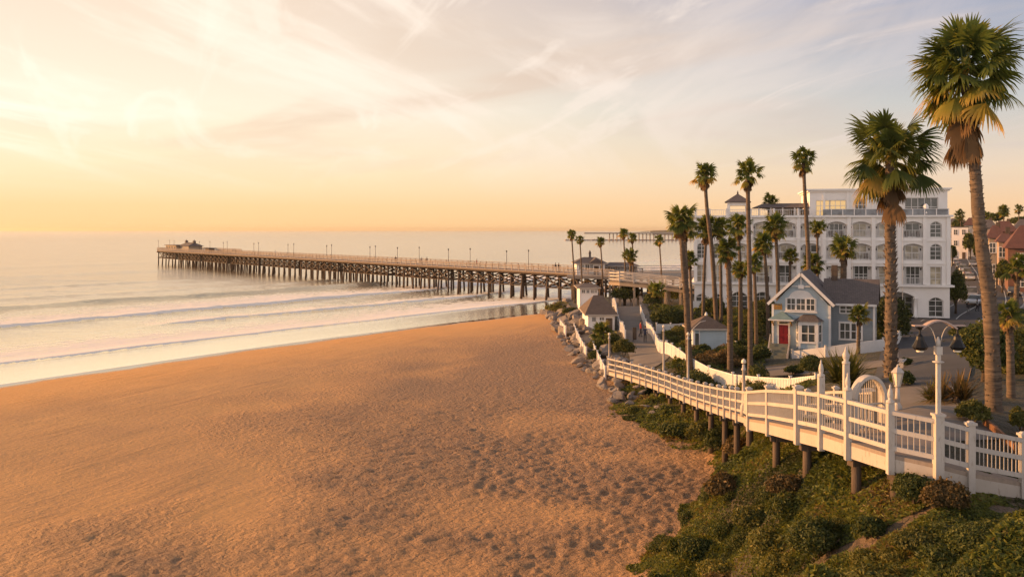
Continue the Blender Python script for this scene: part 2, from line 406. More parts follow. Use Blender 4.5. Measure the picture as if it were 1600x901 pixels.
soil = t.mix(a_g, soil, gcol)
t.link(t.mix(a_in, sand, soil), b.inputs['Base Color'])
t.link(t.mix(wet, t.mix(damp_glow, (.7,)*3, (.55,)*3), (.06,)*3), b.inputs['Roughness'])
b.inputs['Specular IOR Level'].default_value = .4
v1 = t.new('ShaderNodeTexVoronoi', feature='SMOOTH_F1'); v1.inputs['Scale'].default_value = 3.4
t.link(t.vmath('ADD', geo, t.vmath('SCALE', t.noise(geo, 1.4, 3, out='Color'))), v1.inputs['Vector'])
hgt = t.math('ADD', t.math('MULTIPLY', v1.outputs['Distance'], 1.0), t.math('MULTIPLY', t.noise(geo, 9.0, 5, .7), .6))
hgt = t.math('MULTIPLY', hgt, t.math('ADD', t.math('MULTIPLY', a_ch, .95), .06))
hgt = t.math('ADD', hgt, t.math('MULTIPLY', t.math('MULTIPLY', streak, .34), smask))
hgt = t.math('MULTIPLY', hgt, t.math('SUBTRACT', 1.0, wet))
t.link(t.bump(hgt, 1.0, .42), b.inputs['Normal'])
TRP = [[ghit(*p) for p in pts] for pts in ([(1275, 890), (1350, 855), (1410, 822), (1445, 802)], [(1560, 797), (1610, 806)])]
def trail_d(X, Y):
    best = np.full(np.shape(X), 1e9)
    for P in TRP:
        for a, b_ in zip(P, P[1:]):
            ax_, ay_ = b_.x-a.x, b_.y-a.y; k = np.clip(((X-a.x)*ax_+(Y-a.y)*ay_)/(ax_*ax_+ay_*ay_), 0, 1)
            best = np.minimum(best, np.hypot(X-a.x-k*ax_, Y-a.y-k*ay_))
    return best
TR = np.clip(1.6-trail_d(gxx, gyy)/.7, 0, 1)
ground = link_mesh('ground', np_mesh('ground', np.stack([gxx, gyy, gzz], -1).reshape(-1, 3), gF,
         attrs={'offshore': s_, 'inland': np.clip(dd_/1.2-.2+(fbm(gxx/1.5, gyy/1.5, 3, 4)-.5)*1.4, 0, 1), 'churn': churn, 'garden': np.clip((gyy-26)/8, 0, 1)*np.clip((gxx-11.5)/1.5, 0, 1), 'trail': TR}), M_ground)
tag(ground, kind='structure')

# ------------------------------------------------------------------ the sea with its crests and foam
ds = np.concatenate([np.linspace(58, 250, 560), np.geomspace(251, 11500, 150)])
us = np.concatenate([np.linspace(-3, -.75, 24)[:-1], np.linspace(-.75, .25, 330)[:-1], np.linspace(.25, 2.4, 50)])
sx, sy, sF = fan_grid(ds, us)
s, t2 = shore(sx, sy)
wv = np.zeros_like(s); foam = np.zeros_like(s)
def crest(s0, t_a, t_b, hgt, front, back, bend, foamy, trail, seed):
    global wv, foam
    wob = (fbm(t2/30+seed, t2*0+seed, 3, seed)-.5)*bend
    u = s-(s0+wob)
    edge = np.clip((t2-t_a)/25, 0, 1)*np.clip((t_b-t2)/25, 0, 1)
    edge = edge*(.55+.9*(fbm(t2/14+9*seed, t2*0+3.3, 2, seed)))
    prof = np.where(u < 0, np.exp(-(u/front)**2), np.exp(-(u/back)**2))
    wv = np.maximum(wv, hgt*edge*prof)
    if foamy:
        lace = fbm(sx/1.2, sy/1.2, 4, seed)
        f = np.where((u > -front*1.1) & (u < trail), 1-np.clip(u/trail, 0, 1)*.9, 0)*edge
        foam = np.maximum(foam, np.clip(f*(.35+1.1*lace), 0, 1)*foamy)
crest(78, -30, 150, .80, 1.1, 5.0, 5, .0, 1, 3)
crest(99, 10, 260, .28, 1.5, 5, 6, 0, 1, 5)
crest(49, -60, 330, .50, .6, 3.6, 7, .95, 24, 7)
crest(31.5, 25, 330, .40, .6, 3.2, 4, .7, 13, 11)
crest(11.8, -80, 300, .20, .35, 2.6, 3, .85, 18, 13)
crest(62, 130, 420, .45, .9, 3, 6, .8, 10, 23)
crest(90, 170, 420, .40, .9, 3, 6, .6, 8, 29)
crest(135, -50, 120, .20, 1.5, 5, 8, 0, 1, 37); crest(190, 0, 300, .22, 2, 6, 10, 0, 1, 41); crest(260, -100, 200, .22, 2.5, 7, 14, 0, 1, 43)
chop = (fbm(sx/5, sy/2.6, 3, 51)-.5)*.30*np.clip((s-8)/40, 0, 1)*np.clip((430-sy)/200, .0, 1)
swell = (fbm(s/11, t2/60, 2, 61)-.5)*.35*np.clip((s-30)/60, 0, 1)*np.clip((900-sy)/500, 0, 1)
szz = wv*np.clip((s-1)/6, 0, 1)+chop+swell
M_sea, t, b, o = new_mat('sea_water')
geo = t.new('ShaderNodeNewGeometry').outputs['Position']
a_s, a_f = attr(t, 'offshore'), attr(t, 'foam')
fo = t.noise(t.mapping(geo, rot=(0, 0, R(-55)), scale=(.35, 1.0, 1)), 1.1, 6, .65, .5)
fm = t.maprange(t.math('ADD', a_f, t.math('MULTIPLY', t.math('SUBTRACT', fo, .5), 1.3)), .22, .52)
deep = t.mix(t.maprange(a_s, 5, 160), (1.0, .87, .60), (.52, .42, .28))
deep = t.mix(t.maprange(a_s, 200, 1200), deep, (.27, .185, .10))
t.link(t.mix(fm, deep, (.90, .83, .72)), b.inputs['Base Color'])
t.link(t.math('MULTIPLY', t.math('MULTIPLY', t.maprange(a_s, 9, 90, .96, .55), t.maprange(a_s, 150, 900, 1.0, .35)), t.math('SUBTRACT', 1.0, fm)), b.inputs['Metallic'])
t.link(t.mix(fm, (.13,)*3, (.75,)*3), b.inputs['Roughness'])
b.inputs['IOR'].default_value = 1.5; b.inputs['Specular IOR Level'].default_value = .9
r1 = t.noise(t.mapping(geo, rot=(0, 0, R(-55)), scale=(.45, 1.25, 1)), .75, 5, .62, .3)
r2 = t.noise(t.mapping(geo, rot=(0, 0, R(-50)), scale=(.35, 1.0, 1)), .12, 3, .5)
r3 = t.noise(t.mapping(geo, rot=(0, 0, R(-40)), scale=(.5, 1.6, 1)), 2.0, 4, .6)
hh = t.math('ADD', t.math('ADD', t.math('MULTIPLY', r1, 1.7), t.math('MULTIPLY', r3, .6)), t.math('MULTIPLY', r2, 1.6))
hh = t.math('MULTIPLY', hh, t.maprange(a_s, 0, 60, .12, 1.0))
t.link(t.bump(hh, .42, .35), b.inputs['Normal'])
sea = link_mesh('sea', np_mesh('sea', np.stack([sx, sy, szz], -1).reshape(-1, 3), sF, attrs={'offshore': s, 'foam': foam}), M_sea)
tag(sea, kind='structure')
# ------------------------------------------------------------------ buildings
def siding(name, col):
    m, t, b, o = new_mat(name)
    co = t.new('ShaderNodeTexCoord').outputs['Object']
    sp = t.new('ShaderNodeSeparateXYZ'); t.link(co, sp.inputs[0])
    saw = t.math('FRACT', t.math('MULTIPLY', sp.outputs[2], 5.5))
    n = t.noise(co, .8, 5, .6)
    c = t.mix(t.maprange(n, .3, .7), col, tuple(x*.84 for x in col))
    t.link(t.mix(t.maprange(saw, .0, .14), tuple(x*.55 for x in col), c), b.inputs['Base Color'])
    b.inputs['Roughness'].default_value = .6
    t.link(t.bump(saw, .6, .03), b.inputs['Normal']); return m
M['blue'] = siding('light_blue_clapboard', (.45, .55, .605)); M['shaded'] = siding('shaded_blue_clapboard', (.245, .285, .31))  # second is the same siding with the wing's shade put into its colour
def shingle(name, col):
    m, t, b, o = new_mat(name)
    g = t.new('ShaderNodeTexCoord').outputs['Object']
    sp = t.new('ShaderNodeSeparateXYZ'); t.link(g, sp.inputs[0])
    cm = t.new('ShaderNodeCombineXYZ'); t.link(t.math('ADD', sp.outputs[0], sp.outputs[1]), cm.inputs[0]); t.link(t.math('MULTIPLY', sp.outputs[2], 1.4), cm.inputs[1])
    br = t.new('ShaderNodeTexBrick'); br.inputs['Scale'].default_value = 3.0; br.inputs['Mortar Size'].default_value = .03
    br.inputs['Color1'].default_value = (*col, 1); br.inputs['Color2'].default_value = (*(x*.72 for x in col), 1); br.inputs['Mortar'].default_value = (*(x*.4 for x in col), 1)
    t.link(cm.outputs[0], br.inputs['Vector'])
    n = t.noise(g, 1.1, 5, .6)
    t.link(t.mix(1.0, br.outputs[0], t.mix(n, (.6, .6, .6), (1.25, 1.2, 1.15)), 'MULTIPLY'), b.inputs['Base Color'])
    b.inputs['Roughness'].default_value = .85
    t.link(t.bump(br.outputs['Fac'], .4, -.02), b.inputs['Normal']); return m
M['roof'] = shingle('brown_grey_shingles', (.165, .138, .128)); M['roof_tan'] = shingle('tan_shingles', (.16, .115, .088)); M['roof_red'] = shingle('red_clay_tiles', (.19, .075, .05))
M['teal'] = mat('teal_copper', (.19, .28, .275), .6, .12, 2)
M['red'] = mat('red_door_paint', (.23, .016, .02), .4, .08, 2)
M['hotel'] = mat('hotel_render', (.87, .835, .785), .7, .05, .35, col2=(.80, .755, .70), bump=.006, bscale=6)
M['gold'] = mat('gilded_wood', (.50, .27, .06), .5, .15, 4)
M['step'] = mat('grey_green_steps', (.20, .21, .17), .8, .1, 2)
M['dark_int'] = mat('shaded_room_wall', (.16, .12, .09), .8, .1, 1)
M['canvas'] = mat('pale_pink_canvas', (.40, .30, .26), .8, .08, 2)

def arc(xc, w, zs, rise, n=8):
    """points of a segmental arch, left to right"""
    return [(xc-w/2+w*i/n, zs+rise*math.sin(math.pi*i/n)**.8) for i in range(n+1)]
def wall_strip(mb, x0, x1, z0, z1, ops, y=0.0, back=True):
    """a front wall facing -Y with openings (xc, w, zb, zspring, rise, depth), each with its reveal"""
    ops = sorted(ops); cur = x0
    for xc, w, zb, zs, rise, dep in ops:
        l, r = xc-w/2, xc+w/2
        mb.quad((cur, y, z0), (l, y, z0), (l, y, z1), (cur, y, z1))
        if zb > z0+1e-3: mb.quad((l, y, z0), (r, y, z0), (r, y, zb), (l, y, zb))
        a = arc(xc, w, zs, rise) if rise > 0 else [(l, zs), (r, zs)]
        for (xa, za), (xb, zb2) in zip(a, a[1:]):
            mb.quad((xa, y, za), (xb, y, zb2), (xb, y, z1), (xa, y, z1))
            mb.quad((xa, y, za), (xb, y, zb2), (xb, y+dep, zb2), (xa, y+dep, za))
            if back: mb.quad((xa, y+dep, zb), (xb, y+dep, zb), (xb, y+dep, zb2), (xa, y+dep, za))
        mb.quad((l, y, zb), (l, y, zs), (l, y+dep, zs), (l, y+dep, zb)); mb.quad((r, y, zb), (r, y, zs), (r, y+dep, zs), (r, y+dep, zb))
        mb.quad((l, y, zb), (r, y, zb), (r, y+dep, zb), (l, y+dep, zb))
        cur = r
    mb.quad((cur, y, z0), (x1, y, z0), (x1, y, z1), (cur, y, z1))
def window(par, xc, y, zb, w, h, nx=2, ny=2, rise=0.0, fw=.07, gl='glass', fm='trim', name='window', facing=0.0):
    """a window frame with mullions, its pane a sub-part; faces -Y"""
    f = MB(); d = .08
    for i in range(nx+1):
        x = xc-w/2+w*i/nx; hh = h
        if rise and 0 < i < nx: hh = h+rise*math.sin(math.pi*i/nx)**.8
        f.box((x, y, zb+hh/2), (fw if 0 < i < nx else fw*1.3, d, hh))
    for j in range(ny+1): f.box((xc, y-.012, zb+h*j/ny), (w, d, fw if 0 < j < ny else fw*1.3))
    if rise:
        a = arc(xc, w, zb+h, rise)
        for p, q in zip(a, a[1:]): f.bar((p[0], y-.004, p[1]), (q[0], y-.004, q[1]), d, fw*1.3)
    o = f.build(name, M[fm], par)
    g = MB(); a = arc(xc, w-.02, zb+h, rise) if rise else [(xc-w/2+.01, zb+h), (xc+w/2-.01, zb+h)]
    g.poly_prism([(xc-w/2+.01, y+.02, zb), (xc+w/2-.01, y+.02, zb)]+[(p[0], y+.02, p[1]) for p in reversed(a)], (0, .02, 0))
    g.build('pane', M[gl], o)
    return o
def railing(par, x0, x1, y, z0, h, gap=.19, pm='trim', name='balcony_railing'):
    m = MB(); m.box(((x0+x1)/2, y, z0+h), (x1-x0, .09, .07)); m.box(((x0+x1)/2, y, z0+.1), (x1-x0, .06, .06))
    n = max(2, int((x1-x0)/gap))
    for i in range(n+1): m.box((x0+(x1-x0)*i/n, y, z0+.08+h/2-.06), (.045, .035, h-.14))
    return m.build(name, M[pm], par)

# ---- the hotel
HD = 122.0; HS = HD/FPX
hotel = empty('hotel', (gx(1085, 129.8), 129.8, gz(497, HD)), 'large white multi storey hotel with arched balconies behind the blue house', 'hotel', rz=R(-13.2))
fx = lambda p: (p-1085)*HS*.978
fz = lambda p: (497-p)*HS
rb = [1313.7, 1351.6, 1389.4, 1430.0, 1464.5]; lb = [1097, 1123, 1159, 1196.5, 1234.5, 1273]
wl = MB(); XR = fx(1485); XL = fx(1287)
DEP = 15.0; rng = random.Random(4)
def bay_ops(floor, cs):
    o = []
    for c in cs:
        nar = c in (1464.5, 1097, 1123); w = 1.5 if nar else 2.75; dep = .35 if nar else .75
        if floor == 1: o.append((fx(c), w, fz(445.5), fz(417), 0, dep))
        if floor == 2: o.append((fx(c), w, fz(406.5), fz(386), .45, dep))
        if floor == 3: o.append((fx(c), w, fz(371), fz(351), .45, dep))
    return o
zF = [0, fz(447), fz(412), fz(376), fz(338), fz(295)]
for fl in (1, 2, 3): wall_strip(wl, 0, XR, zF[fl], zF[fl+1], bay_ops(fl, lb+rb))
g_ops = [(fx(c), 1.7, .55, 2.3, .5, .35) for c in (1097, 1123)]+[(fx(c), 2.4, .3, 2.5, .7, .5) for c in (1159, 1196.5, 1234.5, 1273, 1313.7, 1351.6)]
g_ops += [(fx(1408), 4.9, .05, 2.55, .95, 3.2), (fx(1464.5), 1.9, .15, 2.3, .5, .35)]
wall_strip(wl, 0, XR, 0, zF[1], g_ops)
t_ops = [(fx(1294), 1.9, fz(337), fz(311), 0, .3), (fx(1318), 2.2, fz(337), fz(311), 0, .3), (fx(1353), 1.5, fz(337), fz(309), 0, .3), (fx(1389), 1.7, fz(337), fz(309), 0, .3), (fx(1446), 4.3, fz(337), fz(308), 0, .3)]
wall_strip(wl, XL-1.2, XR, zF[4], zF[5], t_ops, y=1.3)
# flanks, back and roof slabs
wl.quad((0, 0, 0), (0, DEP, 0), (0, DEP, zF[4]), (0, 0, zF[4])); wl.quad((XR, 0, 0), (XR, DEP, 0), (XR, DEP, zF[4]), (XR, 0, zF[4]))
wl.quad((0, DEP, 0), (XR, DEP, 0), (XR, DEP, zF[4]), (0, DEP, zF[4]))
wl.quad((XL-1.2, 1.3, zF[4]), (XL-1.2, DEP, zF[4]), (XL-1.2, DEP, zF[5]), (XL-1.2, 1.3, zF[5])); wl.quad((XR, 1.3, zF[4]), (XR, DEP, zF[4]), (XR, DEP, zF[5]), (XR, 1.3, zF[5]))
wl.quad((XL-1.2, DEP, zF[4]), (XR, DEP, zF[4]), (XR, DEP, zF[5]), (XL-1.2, DEP, zF[5]))
wl.build('wall', M['hotel'], hotel)
rf = MB(); rf.quad((.02, .02, zF[4]-.02), (XR-.02, .02, zF[4]-.02), (XR-.02, DEP-.02, zF[4]-.02), (.02, DEP-.02, zF[4]-.02)); rf.build('terrace_floor', M['concrete'], hotel)
rf = MB(); rf.box(((XL-1.2+XR)/2, 1.3+(DEP-1.3)/2, zF[5]+.1), (XR-XL+1.2+1.0, DEP-1.3+1.0, .2)); rf.box(((XL-1.2+XR)/2, 1.3+(DEP-1.3)/2, zF[5]-.12), (XR-XL+1.2+.5, DEP-1.3+.5, .2)); rf.build('roof', M['hotel'], hotel)
for p0, zz_, pr, hh in ((447, zF[1], .5, .28), (412, zF[2], .12, .16), (376, zF[3], .12, .16), (338, zF[4]+.06, .4, .26)):
    c = MB(); c.box((XR/2, -pr/2+.003, zz_), (XR+pr*2, pr, hh)); c.box((-pr/2+.003, DEP/2+.01, zz_), (pr, DEP, hh-.01)); c.box((XR+pr/2-.003, DEP/2+.01, zz_), (pr, DEP, hh-.01)); c.build('cornice', M['hotel'], hotel)
for c in (1087, 1110, 1139, 1177.5, 1215.5, 1254, 1294, 1333, 1370.5, 1410, 1448, 1483):
    pz = MB(); pz.box((fx(c), -.083, (zF[1]+zF[4])/2+.05), (.5, .17, zF[4]-zF[1]-.3)); pz.box((fx(c), -.093, zF[2]+.25), (.62, .2, .2)); pz.box((fx(c), -.093, zF[3]+.25), (.62, .2, .2)); pz.build('pilaster', M['hotel'], hotel)
for fl in (1, 2, 3):
    for xc, w, zb, zs, rise, dep in bay_ops(fl, lb+rb):
        gl = 'glass_warm' if rng.random() < .5 else 'glass'
        if dep < .5:
            window(hotel, xc, dep-.1, zb+.05, w-.12, zs-zb-.05, 2, 3, rise*.9, gl='glass_warm' if fl == 1 else 'glass')
        else:
            window(hotel, xc-.15+.3*rng.random(), dep-.1, zb+.05, 1.75, zs-zb+.12, 3 if rng.random() < .4 else 2, 2, 0, gl=gl)
            railing(hotel, xc-w/2+.02, xc+w/2-.02, .12, zb, .98)
            for sd in (-1, 1):      # wall lamps by the doors of each balcony
                q = MB(); q.box((xc+sd*1.13, dep-.07, zs-.35), (.12, .13, .28)); q.build('wall_lamp', M['black'], hotel)
for xc, w, zb, zs, rise, dep in g_ops:
    if w > 4: continue
    window(hotel, xc, dep-.1, zb+.03, w-.15, zs-zb, 3 if w > 2 else 2, 3, rise*.9, gl='glass')
for k in range(5):
    window(hotel, fx(1408)-1.95+k*.97, 3.05, .08, .9, 2.6, 1, 3, 0)
for c in (1398, 1433):
    cl = MB(); cl.lathe((fx(c), -.35 if c == 1433 else .6, 0), [(.3, 0), (.3, .25), (.22, .3), (.2, 2.5), (.3, 2.6), (.3, 2.75)], 12)
    cl.build('entrance_column', M['hotel'], hotel)
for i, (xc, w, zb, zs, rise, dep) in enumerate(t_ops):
    window(hotel, xc, 1.5, zb+.02, w-.1, zs-zb-.05, 5 if w > 4 else 3, 2 if w > 4 else 3, 0, gl='glass_glow' if i < 2 else 'glass')
gr = MB(); gr.box(((XL+XR)/2+.2, .25, zF[4]+.62), (XR-XL-.6, .03, .8)); gr.build('glass_balustrade', M['rail_glass'], hotel)
gr = MB(); gr.box(((XL+XR)/2+.2, .25, zF[4]+1.06), (XR-XL-.4, .08, .06))
for k in range(12): gr.box((XL+.1+(XR-XL-.2)*k/11, .25, zF[4]+.6), (.12, .12, .95))
gr.build('balustrade_frame', M['trim'], hotel)
q = MB(); q.lathe((fx(1451), .6, zF[4]+.15), [(.22, 0), (.4, .3), (.33, .9), (.42, 1.2), (.25, 1.5), (.1, 1.62)], 12); q.build('urn', M['hotel'], hotel)
for p in (1296, 1333, 1372): q = MB(); q.box((fx(p), 1.24, (zF[4]+zF[5])/2), (.3, .12, zF[5]-zF[4]-.3)); q.build('pilaster', M['hotel'], hotel)
# terrace over the left wing: rail, belvedere turret and pergola roof
railing(hotel, fx(1087), XL-1.3, .25, zF[4]+.1, .95, .3, name='terrace_railing')
for p in (1087, 1110, 1139, 1177, 1215, 1254): q = MB(); q.box((fx(p), .25, zF[4]+.65), (.3, .3, 1.15)); q.build('terrace_post', M['trim'], hotel)
TX, TW, TH = fx(1157), 2.6, fz(312)
tu = MB(); y0 = 2.0
for k in range(4):
    pts = [(-1, -1), (1, -1), (1, 1), (-1, 1)][k]; tu.box((TX+pts[0]*TW*.5, y0+TW/2+pts[1]*TW*.5, (zF[4]+TH)/2), (.42, .42, TH-zF[4]))
for sx_, sy_, ax in ((0, -1, 0), (0, 1, 0), (-1, 0, 1), (1, 0, 1)):
    sz = (TW, .2, .55) if ax == 0 else (.2, TW, .55)
    tu.box((TX+sx_*TW/2, y0+TW/2+sy_*TW/2, TH-.28), sz); sz = sz[:2]+(.8,); tu.box((TX+sx_*TW/2, y0+TW/2+sy_*TW/2, zF[4]+.4), sz)
tu.build('turret_wall', M['hotel'], hotel)
tr = MB(); e = TW/2+.5; cx_, cy_ = TX, y0+TW/2
tr.add([(cx_-e, cy_-e, TH), (cx_+e, cy_-e, TH), (cx_+e, cy_+e, TH), (cx_-e, cy_+e, TH), (cx_, cy_, fz(298))], [(0, 3, 2, 1), (0, 1, 4), (1, 2, 4), (2, 3, 4), (3, 0, 4)])
tr.box((cx_, cy_, TH-.06), (2*e+.1, 2*e+.1, .12)); tr.lathe((cx_, cy_, fz(298)-.15), [(.1, 0), (.14, .2), (.02, .6)], 8)
tr.build('turret_roof', M['roof'], hotel)
pg = MB(); xa, xb = fx(1181), XL-1.25; za, zb_ = fz(322.5), fz(315)
pg.add([(xa, 1.2, za), (xb, 1.2, za), (xb, 7.5, za), (xa, 7.5, za), (xa+1.6, 3.0, zb_), (xb, 3.0, zb_), (xb, 5.5, zb_), (xa+1.6, 5.5, zb_)],
       [(0, 1, 5, 4), (1, 2, 6, 5), (2, 3, 7, 6), (3, 0, 4, 7), (4, 5, 6, 7), (0, 3, 2, 1)])
pg.build('pergola_roof', M['roof'], hotel)
for k in range(5): MB().box((xa+.9+(xb-xa-1.2)*k/4, 1.6, (zF[4]+za)/2), (.2, .2, za-zF[4])).build('pergola_post', M['trim'], hotel)
pw = MB(); pw.box(((xa+xb)/2+1, 6.0, (zF[4]+za)/2), (xb-xa-3, .2, za-zF[4]-.02)); pw.build('pergola_back_wall', M['tan_wall'], hotel)
for k in range(3): window(hotel, xa+3+k*1.9, 5.8, zF[4]+.2, 1.3, 1.0, 2, 2, gl='glass_warm')

for p in (1333.5, 1410.5, 1177): MB().tube([(fx(p)+.36, -.06, .1), (fx(p)+.36, -.06, zF[4]-.1)], .05, 6).build('drainpipe', M['hotel'], hotel)
for fl, c in ((1, 1313.7), (2, 1351.6), (3, 1313.7), (3, 1430), (2, 1234.5), (1, 1196.5), (2, 1273), (3, 1234.5)):
    zb = bay_ops(fl, [c])[0][2]; q = MB()
    for sd in (-.75, .75): q.box((fx(c)+sd, .42, zb+.42), (.42, .42, .05)); q.box((fx(c)+sd, .62, zb+.66), (.42, .05, .5)); q.box((fx(c)+sd, .42, zb+.2), (.36, .36, .4))
    q.box((fx(c), .42, zb+.55), (.5, .4, .04)); q.box((fx(c), .42, zb+.27), (.07, .07, .54)); q.build('balcony_furniture', M['wood_dark'], hotel)
# ---- the blue beach house
BD = 85.0; BS = BD/FPX
house = empty('beach_house', (gx(1252, BD), BD, gz(566, BD)), 'light blue gabled cottage with white trim, bay window and red front door', 'house', rz=R(-24))
bx = lambda p: (p-1252)*BS
bz = lambda p: (566-p)*BS
GW = bx(1294.5); GL = bx(1209); ZB = 0.0; ZE = bz(476); ZA = bz(427); GD = 7.5
def prism_wall(x0, x1, y0, y1, z0, ze, za, xa):
    m = MB(); P = [(x0, y0, z0), (x1, y0, z0), (x1, y0, ze), (xa, y0, za), (x0, y0, ze)]
    m.poly_prism(P, (0, y1-y0, 0)); return m
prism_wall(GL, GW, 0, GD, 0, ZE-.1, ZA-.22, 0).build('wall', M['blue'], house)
def gable_roof(x0, x1, xa, y0, y1, ze, za, th=.16):
    m = MB()
    for xe in (x0, x1):
        m.poly_prism([(xe, y0, ze), (xa, y0, za), (xa, y0, za+th), (xe, y0, ze+th)], (0, y1-y0, 0))
    return m
gable_roof(bx(1202), bx(1301), 0, -.45, GD, bz(475), ZA, .14).build('roof', M['roof'], house)
bb = MB()
for p in (1202, 1301): bb.bar((bx(p), -.48, bz(475)-.06), (0, -.48, ZA-.03), .07, .26)
bb.box((0, -.3, ZA-.75), (.08, .06, 1.1)); bb.box((0, -.3, bz(447)), (1.7, .06, .08)); bb.box((0, -.3, bz(448)+.02), (.5, .07, .35))
bb.build('bargeboard', M['trim'], house)
for p in (1209, 1294): q = MB(); q.box((bx(p), -.03, ZE/2), (.2, .12, ZE)); q.build('corner_board', M['trim'], house)
# wing to the right, ridge along the picture
wx0, wx1, wy0, wy1 = GW-.5, bx(1357.5), 1.6, 7.0
m = MB(); m.poly_prism([(wx1, wy0, 0), (wx1, wy1, 0), (wx1, wy1, bz(474)), (wx1, (wy0+wy1)/2, bz(442)), (wx1, wy0, bz(474))], (wx0-wx1, 0, 0)); m.build('wing_wall', M['shaded'], house)
m = MB(); ym = (wy0+wy1)/2
for ye, sg in ((wy0-.35, 1), (wy1+.35, -1)):
    m.poly_prism([(wx0-.4, ye, bz(475)-.02), (wx0-.4, ym, bz(440)), (wx0-.4, ym, bz(440)+.15), (wx0-.4, ye, bz(475)+.13)], (wx1+.35-wx0+.4, 0, 0))
m.build('wing_roof', M['roof'], house)
m = MB(); m.box(((wx0+wx1)/2+.2, wy0-.39, bz(475)-.02), (wx1-wx0, .08, .2)); m.build('fascia', M['trim'], house)
m = MB(); m.box((wx1-.05, wy0-.03, bz(476)/2), (.2, .1, bz(476))); m.build('corner_board', M['trim'], house)
m = MB(); m.box(((GW+wx1)/2, wy0-.04, .55), (wx1-GW-.2, .06, .14)); m.build('base_board', M['trim'], house)
m = MB(); m.box((bx(1296), 4.3, bz(434)+.2), (.55, .55, 1.8)); m.box((bx(1296), 4.3, bz(424)), (.68, .68, .15)); m.build('chimney', M['wood_dark'], house)
for x, w_ in ((1316, 1.1), ):
    window(house, bx(x), wy0-.05, bz(489), w_, bz(475.5)-bz(489)-.12, 2, 2, fw=.07, gl='glass')
for x in (1314.5, 1331): window(house, bx(x), wy0-.05, bz(529), .92, bz(504)-bz(529), 2, 2, fw=.07)
tr = MB()
tr.box((bx(1322.7), wy0-.03, bz(529)-.06), (2.15, .1, .13)); tr.box((bx(1322.7), wy0-.03, bz(504)+.06), (2.15, .1, .13)); tr.box((bx(1306.2), wy0-.03, bz(516.5)), (.12, .08, 1.6)); tr.box((bx(1339.4), wy0-.03, bz(516.5)), (.12, .08, 1.6)); tr.box((bx(1322.7), wy0-.03, bz(516.5)), (.1, .08, 1.5))
tr.build('window_trim', M['trim'], house)
# gable window group with arched head board
m = MB(); a = [(bx(1228), bz(466)), (bx(1233), bz(465))]+[(bx(1251.5)+bx(1269)*math.sin(u)*1.02, bz(465)+.72*math.cos(u)) for u in np.linspace(-1.35, 1.35, 11)]+[(bx(1270), bz(465)), (bx(1275), bz(466)), (bx(1275), bz(486.5)), (bx(1228), bz(486.5))]
m.poly_prism([(p[0], -.10, p[1]) for p in a], (0, .08, 0)); m.build('window_surround', M['trim'], house)
for x, w_, nn in ((1237, .78, 2), (1251.5, .82, 2), (1266, .78, 2)): window(house, bx(x), -.14, bz(484.5), w_, 1.12, nn, 2, fw=.06)
m = MB(); m.box((bx(1251.5), -.2, bz(487)), (3.0, .2, .1)); m.build('window_sill', M['trim'], house)
m = MB()
for k in range(5): m.box((bx(1212.5+k*2.4), -.1, bz(480.5)), (.09, .12, .42)); m.lathe((bx(1212.5+k*2.4), -.12, bz(477.3)), [(.02, 0), (.07, .06), (.02, .14)], 6)
m.box((bx(1217.3), -.1, bz(483.5)), (.75, .1, .08)); m.box((bx(1217.3), -.1, bz(479)), (.75, .1, .08)); m.build('wall_ornament', M['gold'], house)
# door, porch roof and steps
fl_z = bz(538)
m = MB(); m.box((bx(1225.5), -.06, (fl_z+bz(508))/2), (.92, .08, bz(508)-fl_z)); dr_ = m.build('door', M['red'], house)
q = MB()
for i in (-1, 1):
    for j in (0, 1): q.box((bx(1225.5)+i*.2, -.105, fl_z+.5+j*.8), (.27, .02, .55))
q.build('door_panel', M['red'], dr_)
q = MB(); q.lathe((bx(1225.5)+.36, -.14, fl_z+.85), [(.01, 0), (.04, .03), (.01, .07)], 6); q.build('door_knob', M['gold'], dr_)
m = MB(); m.box((bx(1217.2), -.07, (fl_z+bz(503))/2), (.14, .1, bz(503)-fl_z)); m.box((bx(1233.8), -.07, (fl_z+bz(503))/2), (.14, .1, bz(503)-fl_z)); m.box((bx(1225.5), -.075, bz(502.6)), (1.15, .1, .14)); m.box((bx(1225.5), -.07, bz(507.6)), (.9, .08, .07)); m.build('door_frame', M['trim'], house)
window(house, bx(1225.5), -.08, bz(507), .85, .22, 1, 1, fw=.04)
def hip(name, x0, x1, y0, y1, z0, z1, mt, par, flat=.0):
    xm, n = (x0+x1)/2, MB()
    n.add([(x0, y0, z0), (x1, y0, z0), (x1, y1, z0), (x0, y1, z0), (xm-.05, y1, z1), (xm+.05, y1, z1)], [(0, 1, 5, 4), (1, 2, 5), (3, 0, 4), (2, 3, 4, 5), (0, 3, 2, 1)])
    return n.build(name, mt, par)
hip('porch_roof', bx(1205), bx(1242), -1.35, -.02, bz(498), bz(487.5), M['teal'], house)
m = MB(); m.box((bx(1223.5), -.68, bz(498)-.07), (2.3, 1.36, .12)); m.build('porch_beam', M['trim'], house)
m = MB()
for p in (1210.5, 1238): m.box((bx(p), -1.15, bz(501)), (.1, .3, .42)); m.bar((bx(p), -.1, bz(509)), (bx(p), -1.2, bz(500)), .1, .1)
m.build('porch_bracket', M['gold'], house)
m = MB(); n_ = 7
for k in range(n_): m.box((bx(1220.5), -.3-k*.3, (fl_z-k*fl_z/n_)/2), (1.75, .6 if k == 0 else .3, fl_z-k*fl_z/n_))
m.build('steps', M['step'], house)
